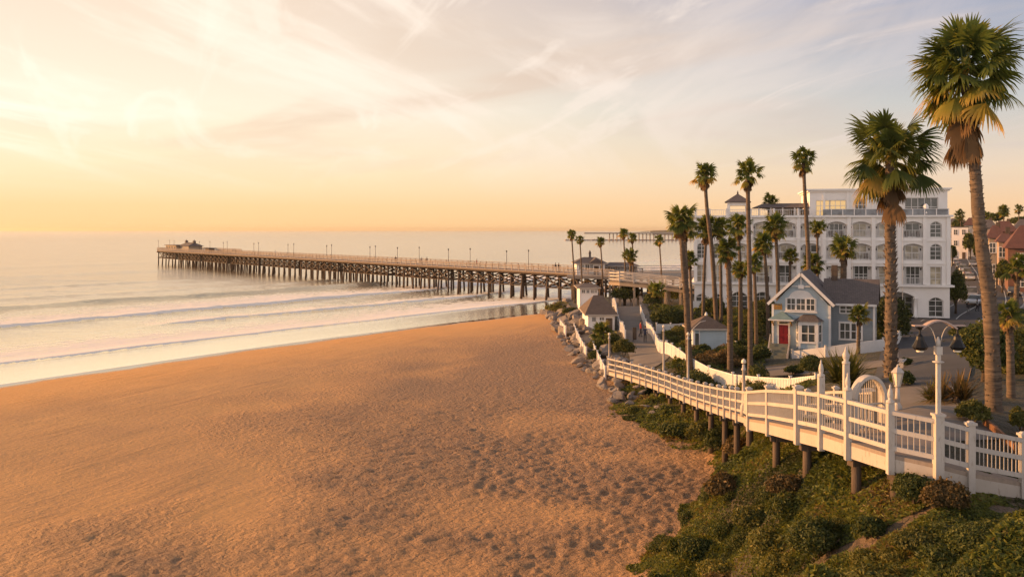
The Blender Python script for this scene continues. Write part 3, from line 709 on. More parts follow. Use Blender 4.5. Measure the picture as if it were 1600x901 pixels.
for p in (1205.5, 1235.5):
    m = MB(); m.bar((bx(p), -.2, fl_z+.85), (bx(p), -2.2, .95), .09, .08)
    for k in range(9): zt = fl_z+.85-(fl_z-.1)*k/8; m.box((bx(p), -.2-k*.25, zt-.42), (.05, .05, .82))
    m.box((bx(p), -2.25, .5), (.16, .16, 1.1)); m.build('stair_railing', M['white_old'], house)
# bay window
m = MB(); yb = -.95; xl, xr = bx(1246), bx(1282); xc0, xc1 = bx(1251), bx(1277)
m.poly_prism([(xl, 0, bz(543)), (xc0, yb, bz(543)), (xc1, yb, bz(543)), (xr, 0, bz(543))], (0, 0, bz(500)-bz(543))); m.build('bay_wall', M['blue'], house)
m = MB()
for p, yy in ((1251, yb), (1277, yb), (1246, -.06), (1282, -.06)): m.box((bx(p), yy-.03, (bz(500)+bz(543))/2), (.2, .14, bz(500)-bz(543)))
m.box((bx(1264), yb-.05, bz(502.5)), (1.62, .12, .3)); m.box((bx(1264), yb-.05, bz(533)), (1.62, .12, .12)); m.build('bay_trim', M['trim'], house)
window(house, bx(1264), yb-.06, bz(532), 1.25, bz(505)-bz(532), 2, 2, fw=.08)
for sg, p0, p1 in ((-1, (xl, 0), (xc0, yb)), (1, (xr, 0), (xc1, yb))):
    dx, dy = p1[0]-p0[0], p1[1]-p0[1]; L = math.hypot(dx, dy); mx, my = (p0[0]+p1[0])/2, (p0[1]+p1[1])/2
    o_ = window(house, 0, 0, 0, L-.3, bz(505)-bz(532), 1, 2, fw=.07)
    o_.location = (mx+sg*.06, my-.04, bz(532)); o_.rotation_euler.z = math.atan2(dy, dx) if sg < 0 else math.atan2(-dy, -dx)
m = MB(); m.add([(bx(1242), 0, bz(500)), (bx(1247), -1.25, bz(500)), (bx(1281), -1.25, bz(500)), (bx(1286), 0, bz(500)), (bx(1264)-.5, -.02, bz(490.5)), (bx(1264)+.5, -.02, bz(490.5))], [(0, 1, 4), (1, 2, 5, 4), (2, 3, 5), (0, 3, 2, 1), (0, 4, 5, 3)])
m.build('bay_roof', M['roof'], house)

# ---- small buildings
def hut(name, label, px0, px1, dist, pe, pr, depth, wall, roof, over=.5, cat='hut', wins=(), ridge_frac=.35, base=None, rz=0.0):
    """hip roofed hut: eave at row pe, ridge seen at row pr"""
    S = dist/FPX; xc = gx((px0+px1)/2, dist); W_ = (px1-px0)*S; zg = gh(xc, dist)-.25 if base is None else base
    h = empty(name, (xc, dist, zg), label, cat, rz=rz)
    ze = gz(pe, dist)-zg; zr = gz(pr, dist+depth/2)-zg
    MB().box((0, depth/2, ze/2), (W_, depth, ze)).build('wall', wall, h)
    n = MB(); a, b_ = W_/2+over, depth+over; rl = W_*ridge_frac/2
    n.add([(-a, -over, ze), (a, -over, ze), (a, b_, ze), (-a, b_, ze), (-rl, depth/2, zr), (rl, depth/2, zr)], [(0, 1, 5, 4), (1, 2, 5), (2, 3, 4, 5), (3, 0, 4), (0, 3, 2, 1)])
    n.build('roof', roof, h)
    MB().box((0, -over+.02, ze-.07), (2*a-.05, .08, .16)).box((-a+.05, depth/2, ze-.08), (.08, depth+2*over-.12, .15)).box((a-.05, depth/2, ze-.08), (.08, depth+2*over-.12, .15)).build('fascia', M['white_old'], h)
    for u, w_, zb, hh, kind in wins:
        if kind == 'door': MB().box((u*W_, -.03, hh/2+.05), (w_, .07, hh)).build('door', M['wood_dark'], h)
        else: window(h, u*W_, -.05, ze-zb, w_, hh, 2, 1, fw=.07, gl='glass')
    for sx_ in (-1, 1): MB().box((sx_*(W_/2-.05), -.02, ze/2), (.14, .1, ze)).build('corner_board', M['trim'], h)
    return h, ze, W_
hut('beach_hut', 'white beach hut with broad tan hip roof nearest on the rock bank', 919, 960, 112, 491, 461, 9, M['hotel'], M['roof_tan'], .45, wins=((-.28, .5, .9, .6, 'w'), (.02, .6, .75, .4, 'w'), (.3, .8, 0, 1.9, 'door')))
hut('beach_hut', 'small white hut with flat dark roof behind the tan roofed hut', 906, 934, 140, 449, 442, 6, M['hotel'], M['roof'], .5, wins=((-.3, .5, .9, .55, 'w'), (-.05, .45, .9, .55, 'w'), (.2, .45, .9, .55, 'w'), (.38, .4, .9, .55, 'w')))
gz_h, zE, gW = hut('garden_pavilion', 'square blue pavilion with brown hip roof inside the white fence', 1083, 1136, 88, 513, 492, 3.6, M['blue'], M['roof_tan'], .35, cat='pavilion', ridge_frac=.02)
MB().lathe((0, 1.8, gz(492, 89.8)-gz_h.location.z-.1), [(.12, 0), (.16, .15), (.05, .4)], 8).build('finial', M['trim'], gz_h)
q = MB()
for k in range(4): q.box((-gW/2+.12+k*.0, -.04+k*1.2, zE/2), (.12, .12, zE))
q.box((-gW/2+.62, -.05, zE/2), (.1, .08, zE)); q.build('corner_column', M['trim'], gz_h)
q = MB(); q.box((-gW/2+.36, -.035, zE*.56), (.36, .06, zE*.55)); q.build('window', M['glass'], gz_h)
MB().box((.3, -.04, .42), (gW-.7, .06, .12)).build('base_board', M['trim'], gz_h)
# ------------------------------------------------------------------ raised boardwalk
RAILPTS = [(1700, 775, 23.2), (1599, 754, 22.8), (1516.6, 739, 22.3), (1466, 726, 22.3), (1391, 709.5, 22.9), (1324.7, 689, 24.2), (1282.9, 676, 25.6), (1246.8, 668, 27.2), (1200.6, 658.5, 31.5), (1170, 654, 36.5),
           (1162, 648.5, 41.5), (1143, 643, 45.5), (1123, 637.5, 49), (1102, 631, 53), (1080, 623.5, 57.5), (1060, 615.5, 61.5), (1040, 607, 65), (1020, 600, 68.5), (1000, 593, 72), (975, 585.5, 75.5), (950, 579, 78.5)]
RP = [at(*p) for p in RAILPTS]
RP = [Vector((p.x, p.y, p.z)) for p in RP]
NEAR = 10                                   # first spans are the tall near section
def inner(i, w=2.1):
    a, b_ = RP[max(i-1, 0)], RP[min(i+1, len(RP)-1)]
    dr = (b_-a); dr.z = 0; dr.normalize()
    return RP[i]+Vector((dr.y, -dr.x, 0))*w
INN = [inner(i, 2.3) for i in range(len(RP))]
o0 = RP[5].copy()
bw = empty('boardwalk', o0, 'white raised wooden boardwalk on timber posts curving above the scrub', 'boardwalk')
L = lambda p: Vector(p)-o0
up = Vector((0, 0, 1))
dk = MB(); fa = MB()
for i in range(len(RP)-1):
    a, b_, c, e = RP[i], RP[i+1], INN[i+1], INN[i]
    P = [L(a), L(b_), L(c), L(e)]
    dk.poly_prism(P, (0, 0, -.10))
    hh = .44 if i < NEAR else .36
    fa.poly_prism([L(a)-up*.1, L(b_)-up*.1, L(b_)-up*hh, L(a)-up*hh], (INN[i]-RP[i]).normalized()*.12)
    fa.poly_prism([L(e)-up*.1, L(c)-up*.1, L(c)-up*hh, L(e)-up*hh], (RP[i]-INN[i]).normalized()*.12)
dk.build('deck', M['deck'], bw); fa.build('fascia', M['white_old'], bw)
def span(a, b_, h, par, rails=3, gap=.115, pk=True, th=1.0, m='white'):
    """one railing bay: boards, with the thin pickets a sub-part"""
    r = MB(); dr = (b_-a).normalized()
    zs = [h-.05, h*.56, h*.16] if rails == 3 else [h-.05, h*.15]
    for j, z_ in enumerate(zs):
        r.bar(a+up*z_, b_+up*z_, (.13 if j == 0 else .07)*th, (.10 if j == 0 else .115)*th)
    o = r.build('railing', M[m], par)
    if pk:
        q = MB(); n = max(3, int((b_-a).length/gap))
        for k in range(1, n):
            p = a.lerp(b_, k/n); q.box(p+up*((zs[0]+zs[-1])/2), (.019*th, .019*th, zs[0]-zs[-1]-.02))
        q.build('picket', M[m], o)
def post(p, h, w, par, below=.45, cap=True, m='white', nm='railing_post'):
    q = MB(); q.box(p+up*((h-below)/2), (w, w, h+below))
    if cap: q.box(p+up*(h+.025), (w+.07, w+.07, .06)); q.box(p+up*(h+.07), (w+.02, w+.02, .05), taper=.5)
    return q.build(nm, M[m], par)
HN, HF = 1.13, 1.12
tall = {5: 1.38, 6: 1.62, 4: 1.32}
for i in range(len(RP)-1):
    h = HN if i < NEAR-1 else HF
    out_dir = (RP[i]-INN[i]).normalized()*.02
    a, b_ = L(RP[i])+out_dir, L(RP[i+1])+out_dir
    if i == NEAR-1: continue
    n = 1 if i < NEAR else 2
    for k in range(n): span(a.lerp(b_, k/n), a.lerp(b_, (k+1)/n), h, bw, gap=.125 if i < NEAR else .17)
    if n == 2: post(a.lerp(b_, .5), h+.08, .16, bw)
for i, p in enumerate(RP):
    if i == 3 or i == NEAR: continue
    wd = .165 if i < 7 else .21 if i in (7,) else .18
    hgt_ = HN+.08 if i not in tall else tall[i]
    o = post(L(p), hgt_, wd, bw, below=.5 if i < NEAR else .35, cap=i not in tall)
    if i in tall:
        q = MB()
        q.lathe(L(p)+up*hgt_, [(wd*.5, -.03), (wd*.66, .0), (wd*.66, .05), (wd*.3, .08), (wd*.42, .15), (wd*.44, .22), (wd*.32, .32), (wd*.14, .38), (wd*.19, .42), (wd*.02, .48)], 10)
        q.build('finial', M['white'], o)
a, b_ = L(RP[NEAR-1]), L(RP[NEAR]); span(a, b_, HF, bw)
# inner railing of the ramp, from the far section up to the arch
for i in range(7, 11):
    a, b_ = L(INN[i]), L(INN[i+1]); n = 1 if (b_-a).length < 3.4 else 2
    for k in range(n): span(a.lerp(b_, k/n), a.lerp(b_, (k+1)/n), HN, bw, gap=.3)
    post(a, HN+.08, .15, bw, below=.3)
pi = at(1322, 674, 26.6); q0 = L(pi)
post(L(INN[7]), HN+.08, .15, bw)
span(L(INN[7]), q0, HN+.1, bw); o = post(q0, 2.02, .16, bw, cap=False)
MB().lathe(q0+up*2.02, [(.08, -.03), (.12, 0), (.12, .05), (.06, .08), (.1, .17), (.11, .26), (.06, .36), (.02, .5)], 10).build('finial', M['white'], o)
# timber piles and cross beams
for i, p in enumerate(RP[:-1]):
    if i in (0, 1, 2, 3, 6, 9): continue
    c = INN[i]; w_ = .26 if i < NEAR else .32
    for nn, u in (((0, .12), (1, .88)) if i < 12 else ((0, .15),)):
        pt = Vector(p).lerp(c, u); g = gh(pt.x, pt.y)-.4; zt = p.z-.45
        if zt-g < .25: continue
        q = MB(); q.tube([(pt.x-o0.x, pt.y-o0.y, g-o0.z), (pt.x-o0.x, pt.y-o0.y, zt-o0.z)], [w_*.55, w_*.5], 10); q.build('pile', M['wood_dark'], bw)
    q = MB(); q.bar(L(p).lerp(L(c), .03)-up*.55, L(p).lerp(L(c), .97)-up*.55, .25, .24); q.build('cross_beam', M['wood_dark'], bw)

# round arch gate and things along the walk
ga = at(1357, 690, 25.6); ga.z = RP[5].z-.02
gate = empty('arch_gate', ga, 'round white hoop gate with thin upright bars behind the boardwalk railing', 'gate', rz=R(20))
q = MB(); n = 28
arcp = []
for k in range(n+1):
    a = math.pi*k/n; arcp.append(Vector((-math.cos(a)*.47, 0, .92+math.sin(a)*.56)))
arcp = [Vector((-.47, 0, 0))]+arcp+[Vector((.47, 0, 0))]
for p, r_ in zip(arcp, arcp[1:]): q.bar(p, r_, .26, .10, up=(0, 1, .001))
q = MB()
for p, r_ in zip(arcp, arcp[1:]):
    c0 = Vector((0, 0, .85)); e0 = (p-c0).normalized()*.1; e1 = (r_-c0).normalized()*.1
    if p.z < .92 and r_.z < .93: e0 = e1 = Vector((math.copysign(.1, p.x), 0, 0))
    q.poly_prism([p-Vector((0, .12, 0)), r_-Vector((0, .12, 0)), r_+e1-Vector((0, .12, 0)), p+e0-Vector((0, .12, 0))], (0, .24, 0))
q.build('hoop', M['white'], gate)
q = MB()
for k in range(1, 14):
    x = -.47+.94*k/14; zt = .92+.56*math.sqrt(max(0, 1-(x/.47)**2)); q.box((x, 0, zt/2), (.014, .014, zt))
q.box((0, 0, .12), (.94, .05, .07)); q.box((0, 0, .75), (.94, .04, .05)); q.build('bars', M['white_old'], gate)

M['lamp_glass'] = mat('frosted_lamp_glass', (.75, .66, .52), .3, .04, 3)
def lantern(par, p, s, body='white'):
    q = MB(); q.lathe(p, [(.06*s, 0), (.10*s, .03*s), (.09*s, .07*s)], 8); q.lathe(p+up*.44*s, [(.19*s, 0), (.205*s, .03*s), (.10*s, .14*s), (.03*s, .19*s), (.035*s, .22*s), (.005*s, .27*s)], 6, smooth=False)
    for k in range(6):
        a = 2*math.pi*k/6; q.bar(p+Vector((math.cos(a)*.09*s, math.sin(a)*.09*s, .06*s)), p+Vector((math.cos(a)*.175*s, math.sin(a)*.175*s, .45*s)), .02*s, .02*s)
    q.build('lantern_frame', M[body], par)
    MB().lathe(p, [(.082*s, .06*s), (.16*s, .445*s)], 6, smooth=False).build('lantern_glass', M['lamp_glass'], par)
lp = at(1402.5, 660, 28.5); lp.z = gh(lp.x, lp.y)
l1 = empty('post_lantern', lp, 'short white post with a six sided lantern just right of the hoop gate', 'lamp')
zt = gz(605, 28.5)-lp.z
MB().lathe((0, 0, -.2), [(.14, 0), (.14, .4), (.08, .5), (.07, zt*.7), (.085, zt*.72), (.06, zt+.2)], 10).build('post', M['white'], l1)
lantern(l1, Vector((0, 0, zt)), 1.05)
# the tall twin lamp
tp = RP[3]
t2_ = empty('twin_lantern_post', tp-up*.0, 'tall white post carrying two black bell lanterns under an arched crossboard', 'lamp')
zt = gz(541, 22.3)-tp.z
q = MB(); q.box((0, 0, (HN+.1-.65)/2), (.21, .21, HN+.1+.65)); q.box((0, 0, HN+.12), (.27, .27, .06)); q.box((0, 0, (HN+zt)/2), (.095, .095, zt-HN)); q.box((0, 0, zt-.1), (.15, .15, .2)); q.lathe((0, 0, zt-.42), [(.07, 0), (.14, .03), (.14, .045), (.07, .07)], 12)
q.lathe((0, 0, zt), [(.06, 0), (.05, .12), (.02, .24)], 8); q.build('post', M['white'], t2_)
S22 = 22.3/FPX
for sg, pxx in ((-1, 1437.5), (1, 1496)):
    X = (pxx-1466)*S22; Zt = gz(509, 22.3)-tp.z
    q = MB(); pts = []
    for k in range(9):
        u = k/8; pts.append(Vector((sg*.05+(X*.62-sg*.05)*u**1.5, 0, zt+.03+(Zt-zt-.03)*math.sin(u*math.pi/2))))
    q.tube(pts, .010, 6); q.build('curved_arm', M['white_old'], t2_)
    q = MB(); q.box((X, 0, Zt+.01), (.34, .18, .025)); q.build('arm_board', M['canvas'], t2_)
    b_ = MB(); b_.lathe((X, 0, Zt-.02), [(.02, 0), (.12, -.015), (.08, -.05), (.025, -.08), (.025, -.17), (.05, -.2), (.085, -.24), (.10, -.32), (.155, -.43), (.195, -.5), (.17, -.53), (.14, -.57), (.03, -.6)][::-1], 10, smooth=False)
    b_.build('bell_lantern', M['black'], t2_)
    MB().lathe((X, 0, Zt-.65), [(.08, 0), (.1, .03), (.08, .05)], 8).build('lantern_bulb', M['lamp_glass'], t2_)
q = MB(); n = 12; prev = None
for k in range(n+1):
    u = -1+2*k/n; p = Vector((u*.44, 0, gz(513, 22.3)-tp.z+.20*math.cos(u*math.pi/2)))
    if prev is not None: q.bar(prev, p, .20, .035, up=(0, 0, 1))
    prev = p
q.build('arched_crossboard', M['canvas'], t2_)
# slender lamp posts along the walk
def slim_lamp(px, pyt, p, label, ball=True):
    l = empty('lamp_post', p, label, 'lamp', 'slender white lamp posts along the boardwalk')
    zt = gz(pyt, p.y)-p.z
    q = MB(); q.lathe((0, 0, -.05), [(.16, 0), (.16, .5), (.10, .58), (.085, 1.2), (.07, zt-.3), (.11, zt-.28), (.11, zt-.2), (.07, zt-.18), (.07, zt-.02)], 8); q.build('post', M['white'], l)
    MB().lathe((0, 0, zt-.03), [(.06, 0), (.12, .05), (.10, .16), (.02, .24)], 8).build('cap', M['lamp_glass' if ball else 'white'], l)
    return l
slim_lamp(1163, 567, RP[10], 'slender white lamp post where the tall railing meets the lower ramp')
slim_lamp(1033.5, 523, INN[16]+Vector((-.5, .6, 0)), 'slender white lamp post with a bent arm beside the small palm')
q = MB(); p = INN[16]; l = [o for o in bpy.data.objects if o.name.startswith('lamp_post')][-1]
zt = gz(523, l.location.y)-l.location.z
q.tube([(0, 0, zt-.2), (.4, 0, zt+.5), (.9, 0, zt+.95), (1.3, 0, zt+1.05)], .035, 6); q.build('bent_arm', M['white_old'], l)
slim_lamp(996.5, 511, INN[18]+Vector((-.2, .5, 0)), 'slender white lamp post by the lower ramp, next to round bushes')
slim_lamp(945.5, 523, RP[20]+Vector((.1, -.1, 0)), 'slender white lamp post at the far end of the ramp')

# ------------------------------------------------------------------ picket fences
def fence(name, pts, h, label, group=None, gap=.17, solid=False, z_sink=.1, mt='white'):
    mt = 'trim' if mt == 'white' else mt; P = [Vector(p) for p in pts]; o = P[0].copy(); f = empty(name, o, label, 'fence', group)
    for i, p in enumerate(P):
        MB().box(p-o+up*(h/2+.0), (.14, .14, h+.16+z_sink)).box(p-o+up*(h+.12), (.2, .2, .05)).build('post', M[mt], f)
        if i == len(P)-1: break
        e = P[i+1]; q = MB(); ln = (e-p).length; n = max(2, int(ln/gap))
        q.bar(p-o+up*(h-.06), e-o+up*(h-.06), .08, .07); q.bar(p-o+up*.16, e-o+up*.16, .07, .07)
        dr = (e-p); dr.z = 0; dr.normalize(); sdv = Vector((dr.y, -dr.x, 0))
        for k in range(n):
            u = (k+.5)/n; c = p.lerp(e, u)-o; w_ = ln/n*(.72 if not solid else .97)
            q.bar(c+up*.03+sdv*.03, c+up*(h-.02)+sdv*.03, .022, w_, up=dr)
        q.build('picket_panel', M[mt], f)
    return f
def gpt(px, py, dist): p = at(px, py, dist); p.z = gh(p.x, p.y); return p
def rs(pts, step):
    """resample a polyline evenly, on the ground"""
    P = [Vector(p) for p in pts]; out = [P[0]]
    for a, b_ in zip(P, P[1:]):
        n = max(1, round((b_-a).length/step))
        out += [a.lerp(b_, (k+1)/n) for k in range(n)]
    for p in out: p.z = gh(p.x, p.y)
    return out
def gmat(px, z_guess_py, dist): return gpt(px, z_guess_py, dist)
fence('picket_fence', rs([gpt(1001, 498, 121), gpt(1012, 512, 108), gpt(1024, 530, 96), gpt(1034, 552, 84), gpt(1050, 566, 78.5), gpt(1075, 580, 73), gpt(1108, 591, 69.3), gpt(1145, 599, 65.5), gpt(1185, 604, 62.5), (gpt(1235, 609, 59)), gpt(1275, 612, 56.5)], 3.0), 1.15, 'long white picket fence curving between the promenade and the palm garden')
fence('picket_fence', rs([gpt(1238, 566, 84.3), gpt(1290, 565, 82.5), gpt(1340, 562, 81.5), gpt(1380, 554, 82.5), gpt(1400, 541, 88), gpt(1408, 527, 97)], 2.6), 1.12, 'curved white picket fence round the front yard of the blue cottage', solid=True)
fence('picket_fence', rs([gpt(1150, 552, 92), gpt(1180, 556, 90), gpt(1204, 564, 85.0)], 2.6), 1.1, 'short white fence left of the cottage steps', solid=True)
fence('picket_fence', rs([gpt(946, 578, 79.5), gpt(937, 557, 86), gpt(927, 537, 95)], 3), 1.2, 'white fence running back from the ramp end beside low bushes')
fence('picket_fence', rs([gpt(916, 543, 93), gpt(905, 520, 103), gpt(897, 500, 116)], 3), 1.2, 'white fence along the top of the rock bank')
fence('picket_fence', rs([gpt(884, 507, 113), gpt(875, 494, 122)], 2.6), 1.4, 'short white fence at the tip of the rock bank')
fence('picket_fence', rs([gpt(977, 525, 97), gpt(968, 500, 112), gpt(961, 482, 126), gpt(955, 464, 147)], 3.2), 1.2, 'white fence along the left side of the promenade path beside the tan hut')
fence('picket_fence', rs([gpt(1026, 520, 106), gpt(1048, 520, 106), gpt(1074, 519, 107)], 2.6), 1.2, 'straight white wall fence behind the garden pavilion hedge', solid=True)
fence('picket_fence', rs([gpt(1082, 486, 128), gpt(1128, 486, 127)], 2.6), 1.2, 'white fence low in front of the hotel garden', solid=True)
# ------------------------------------------------------------------ the long pier
ORD = ['first', 'second', 'third', 'fourth', 'fifth', 'sixth', 'seventh', 'eighth', 'ninth', 'tenth', 'eleventh', 'twelfth', 'thirteenth', 'fourteenth', 'fifteenth', 'sixteenth']
pA = Vector((-143.2, 361.6, 0)); pB = Vector((3.3, 179.8, 0)); ax = (pA-pB).normalized(); pr = Vector((-ax.y, ax.x, 0)); pr = pr if pr.x > 0 else -pr
LEN = (pA-pB).length; PW = 7.5; DZ = 5.72
pier = empty('pier', (pB.x, pB.y, 0), 'long wooden pier on many piles reaching far out into the sea', 'pier')
PQ = lambda l, w_, z_: ax*l+pr*w_+up*z_          # local point: along, across, up
S0 = -24.0
m = MB(); m.poly_prism([PQ(S0, 0, DZ), PQ(LEN, 0, DZ), PQ(LEN, PW, DZ), PQ(S0, PW, DZ)], (0, 0, -.16)); m.build('deck', M['deck'], pier)
HEADL = 46
m = MB(); m.poly_prism([PQ(LEN-HEADL, PW+.01, DZ-.005), PQ(LEN, PW+.01, DZ-.005), PQ(LEN, PW+9, DZ-.005), PQ(LEN-HEADL, PW+9, DZ-.005)], (0, 0, -.16)); m.build('pier_head_deck', M['deck'], pier)
for w_ in (-.03, PW+.03): m = MB(); m.bar(PQ(S0, w_, DZ-.34), PQ(LEN, w_, DZ-.34), .2, .36); m.build('edge_beam', M['wood_pier'], pier)
for w_ in (1.8, 3.75, 5.6): m = MB(); m.bar(PQ(S0, w_, DZ-.36), PQ(LEN, w_, DZ-.36), .25, .36); m.build('stringer', M['wood_pier'], pier)
def prail(w_, l0, l1, par):
    r = MB()
    for z_ in (1.08, .72, .38): r.bar(PQ(l0, w_, DZ+z_), PQ(l1, w_, DZ+z_), .09, .13)
    n = int((l1-l0)/2.25)
    for k in range(n+1): r.box(PQ(l0+(l1-l0)*k/n, w_, DZ+.5), (.16, .16, 1.2), rz=math.atan2(ax.y, ax.x))
    o = r.build('railing', M['pier_rail'], par)
    q = MB(); n = int((l1-l0)/.42)
    for k in range(n): q.box(PQ(l0+(l1-l0)*k/n, w_, DZ+.55), (.05, .05, 1.0))
    q.build('picket', M['pier_rail'], o)
prail(.06, S0, LEN, pier); prail(PW-.06, S0, LEN-HEADL, pier); prail(PW+9-.06, LEN-HEADL, LEN, pier)
m = MB()
for z_ in (1.08, .72, .38): m.bar(PQ(LEN-.06, 0, DZ+z_), PQ(LEN-.06, PW+9, DZ+z_), .09, .13)
m.build('end_railing', M['pier_rail'], pier)
SP = 3.75; nb = int((LEN-S0)/SP); rng = random.Random(8)
for k in range(nb+1):
    l = S0+k*SP+rng.uniform(-.25, .25) if k < nb else LEN-.5
    head = l > LEN-HEADL; wmax = PW+9 if head else PW
    # the cap, the X braces across, and piles as sub-parts
    m = MB(); m.bar(PQ(l, -.3, DZ-.70), PQ(l, wmax+.3, DZ-.70), .34, .34)
    m.bar(PQ(l+.2, .3, DZ-.9), PQ(l+.2, PW-.3, DZ-2.9), .10, .24); m.bar(PQ(l-.2, PW-.3, DZ-.9), PQ(l-.2, .3, DZ-2.9), .10, .24)
    m.bar(PQ(l, .1, DZ-3.0), PQ(l, PW-.1, DZ-3.0), .10, .22)
    bt = m.build('pile_bent', M['wood_pier'], pier)
    for j, w_ in enumerate([.45, PW-.45]+([PW+4.5, PW+8.6] if head else [PW/2])):
        bat = (-.5 if j == 0 else .5 if j == 1 else 0)*(1 if k % 2 else .25)
        g = gh(*(pB+PQ(l, w_, 0)).xy)-.6
        q = MB(); lean = rng.uniform(-.22, .22); q.tube([PQ(l+lean, w_+bat, max(-1.2, g)), PQ(l, w_, DZ-.6)], [.25*rng.uniform(.85, 1.2), .21], 7); q.build('pile', M['wood_pier'], bt)
    if k < nb and not (k % 7 == 6):
        q = MB()
        q.bar(PQ(l, .35, DZ-.95), PQ(l+SP, .35, DZ-2.95), .09, .20); q.bar(PQ(l, .28, DZ-2.95), PQ(l+SP, .28, DZ-.95), .09, .20); q.bar(PQ(l, .2, DZ-3.0), PQ(l+SP, .2, DZ-3.0), .09, .16)
        q.build('cross_brace', M['wood_pier'], bt)
# lamps on both sides
def hit(px, w_):
    """along-pier distance where the sight line through this column meets the line at offset w_"""
    k = (px-800)/FPX; p = pB+pr*w_
    return (k*p.y-p.x)/(ax.x-k*ax.y)
lamps = [(265, 1), (311.5, 0), (349, 0), (396.7, 0), (450, 0), (510.5, 0), (578, 0), (621, 0), (700.6, 0), (791.6, 0), (272, 1), (328, 1), (355, 1), (404, 1), (459, 1), (518, 1), (586.6, 1), (655, 1), (734.6, 1), (825.8, 1), (247.5, 0)]
lamp0 = None; cnt = [0, 0]
for px, side in sorted(lamps):
    l = hit(px, .3 if side == 0 else PW-.3)
    p = pB+PQ(l, .3 if side == 0 else PW-.3, DZ)
    cnt[side] += 1
    lab = f'{ORD[cnt[side]-1]} thin lamp post from the sea end along the {"near" if side == 0 else "far"} railing of the pier'
    if lamp0 is None:
        lamp0 = empty('pier_lamp', p, lab, 'lamp', 'lamp posts along the pier')
        MB().lathe((0, 0, 0), [(.10, 0), (.09, .4), (.06, .5), (.045, 3.7)], 7).build('post', M['wood_pier'], lamp0)
        MB().lathe((0, 0, 3.65), [(.06, 0), (.12, .08), (.14, .22), (.18, .27), (.06, .36), (.02, .45)], 8).build('lamp_head', M['black'], lamp0)
    else:
        c = copy_tree(lamp0); c.location = p; c['label'] = lab
# pier-head buildings
rzp = math.atan2(ax.y, ax.x)+math.pi
lh = hit(292, 9)
pb = pB+PQ(lh, 10.5, DZ)
pbld = empty('pier_restaurant', pb, 'pale pier end building with hip roof and two little cupolas', 'building', rz=rzp)
MB().box((0, 0, 1.35), (17, 8, 2.7)).build('wall', M['tan_wall'], pbld)
m = MB(); m.add([(-9.6, -5, 2.7), (9.6, -5, 2.7), (9.6, 5, 2.7), (-9.6, 5, 2.7), (-6, 0, 4.9), (6, 0, 4.9)], [(0, 1, 5, 4), (1, 2, 5), (2, 3, 4, 5), (3, 0, 4), (0, 3, 2, 1)]); m.build('roof', M['roof'], pbld)
pbld.scale = (.66, .66, .66)
for x in (-7.2, 6.3):
    q = MB(); q.box((x, 0, 4.4), (1.5, 1.5, 2.4)); q.lathe((x, 0, 5.6), [(.95, 0), (.7, .25), (.12, .6), (.03, 1.3)], 4, square=True); q.build('cupola', M['roof'], pbld)
for k in range(7):
    for sg in (-1, 1):
        o_ = window(pbld, -6.9+k*2.3, 0, 0, 1.1, 1.3, 2, 2, gl='glass'); o_.location = (0, sg*4.06, .9)
pl_ = pB+PQ(hit(266, 6), 8.5, DZ)
sh = empty('pier_shed', pl_, 'long low shed at the sea end of the pier', 'shed', rz=rzp)
MB().box((0, 0, .95), (13, 4.5, 1.9)).build('wall', M['tan_wall'], sh); MB().box((0, 0, 2.0), (14, 5.4, .22)).build('roof', M['roof'], sh)
for k in range(4): MB().box((-4.8+k*3.2, 2.28, 1.1), (1.5, .1, .8)).box((-4.8+k*3.2, -2.28, 1.1), (1.5, .1, .8)).build('window', M['glass'], sh)
pk = pB+PQ(hit(327, 5), 5.2, DZ)
ks = empty('bait_kiosk', pk, 'tiny low kiosk on the pier deck landward of the end building', 'kiosk', rz=rzp)
MB().box((0, 0, .7), (4, 2, 1.4)).build('wall', M['wood_pier'], ks); MB().box((0, 0, 1.5), (4.8, 2.7, .16)).build('roof', M['roof'], ks)

# plaza platform where the pier meets land
pz = empty('pier_plaza', (26, 170, 0), 'raised white railed plaza at the landward end of the pier', 'plaza')
MB().poly_prism([(-16, -7, 5.6), (26, -13, 5.6), (38, -6, 5.6), (38, 12, 5.6), (-10, 12, 5.6)], (0, 0, -.5)).build('deck', M['deck'], pz)
pe = [Vector((-16, -7, 5.6)), Vector((0, -9.29, 5.6)), Vector((12, -11, 5.6)), Vector((26, -13, 5.6)), Vector((38, -6, 5.6))]
for a, b_ in zip(pe, pe[1:]): span(a, b_, 1.15, pz, gap=.3, th=1.3)
pe = [Vector((-10, 12, 5.6)), Vector((6, 12, 5.6)), Vector((22, 12, 5.6)), Vector((38, 12, 5.6))]
for a, b_ in zip(pe, pe[1:]): span(a, b_, 1.15, pz, gap=.3, th=1.3)
for k in range(11):
    for yy in (-8, 0, 8):
        x = -14+k*5; y_ = yy-(0.1*k if yy < 0 else 0)
        if yy == -8: y_ = -6.5-(x+16)*6/42 if x < 26 else -8
        MB().tube([(x, y_, max(-.6, gh(26+x, 170+y_)-.5)), (x, y_, 5.15)], .24, 7).build('pile', M['wood_pier'], pz)
bl, zE_, W_ = hut('pier_pavilion', 'cream pavilion with grey hip roof and roof peak beside the pier entrance', 901, 945, 168, 411, 401.5, 6, M['hotel'], M['roof'], .6, cat='pavilion', wins=((-.36, .55, 1.2, .9, 'w'), (-.28, .4, 1.2, .9, 'w'), (-.12, .8, 1.35, 1.1, 'w'), (.03, .5, 1.3, 1.1, 'w'), (.2, .9, 0, 1.6, 'door'), (.38, .5, 1.1, .7, 'w')), ridge_frac=.45, base=5.6)
m = MB(); m.add([(-.4, -.9, zE_+.05), (2.2, -.9, zE_+.05), (.9, -.9, zE_+.95), (.9, 2.5, zE_+1.1)], [(0, 1, 2), (1, 3, 2), (0, 2, 3)]); m.build('gablet', M['roof'], bl)
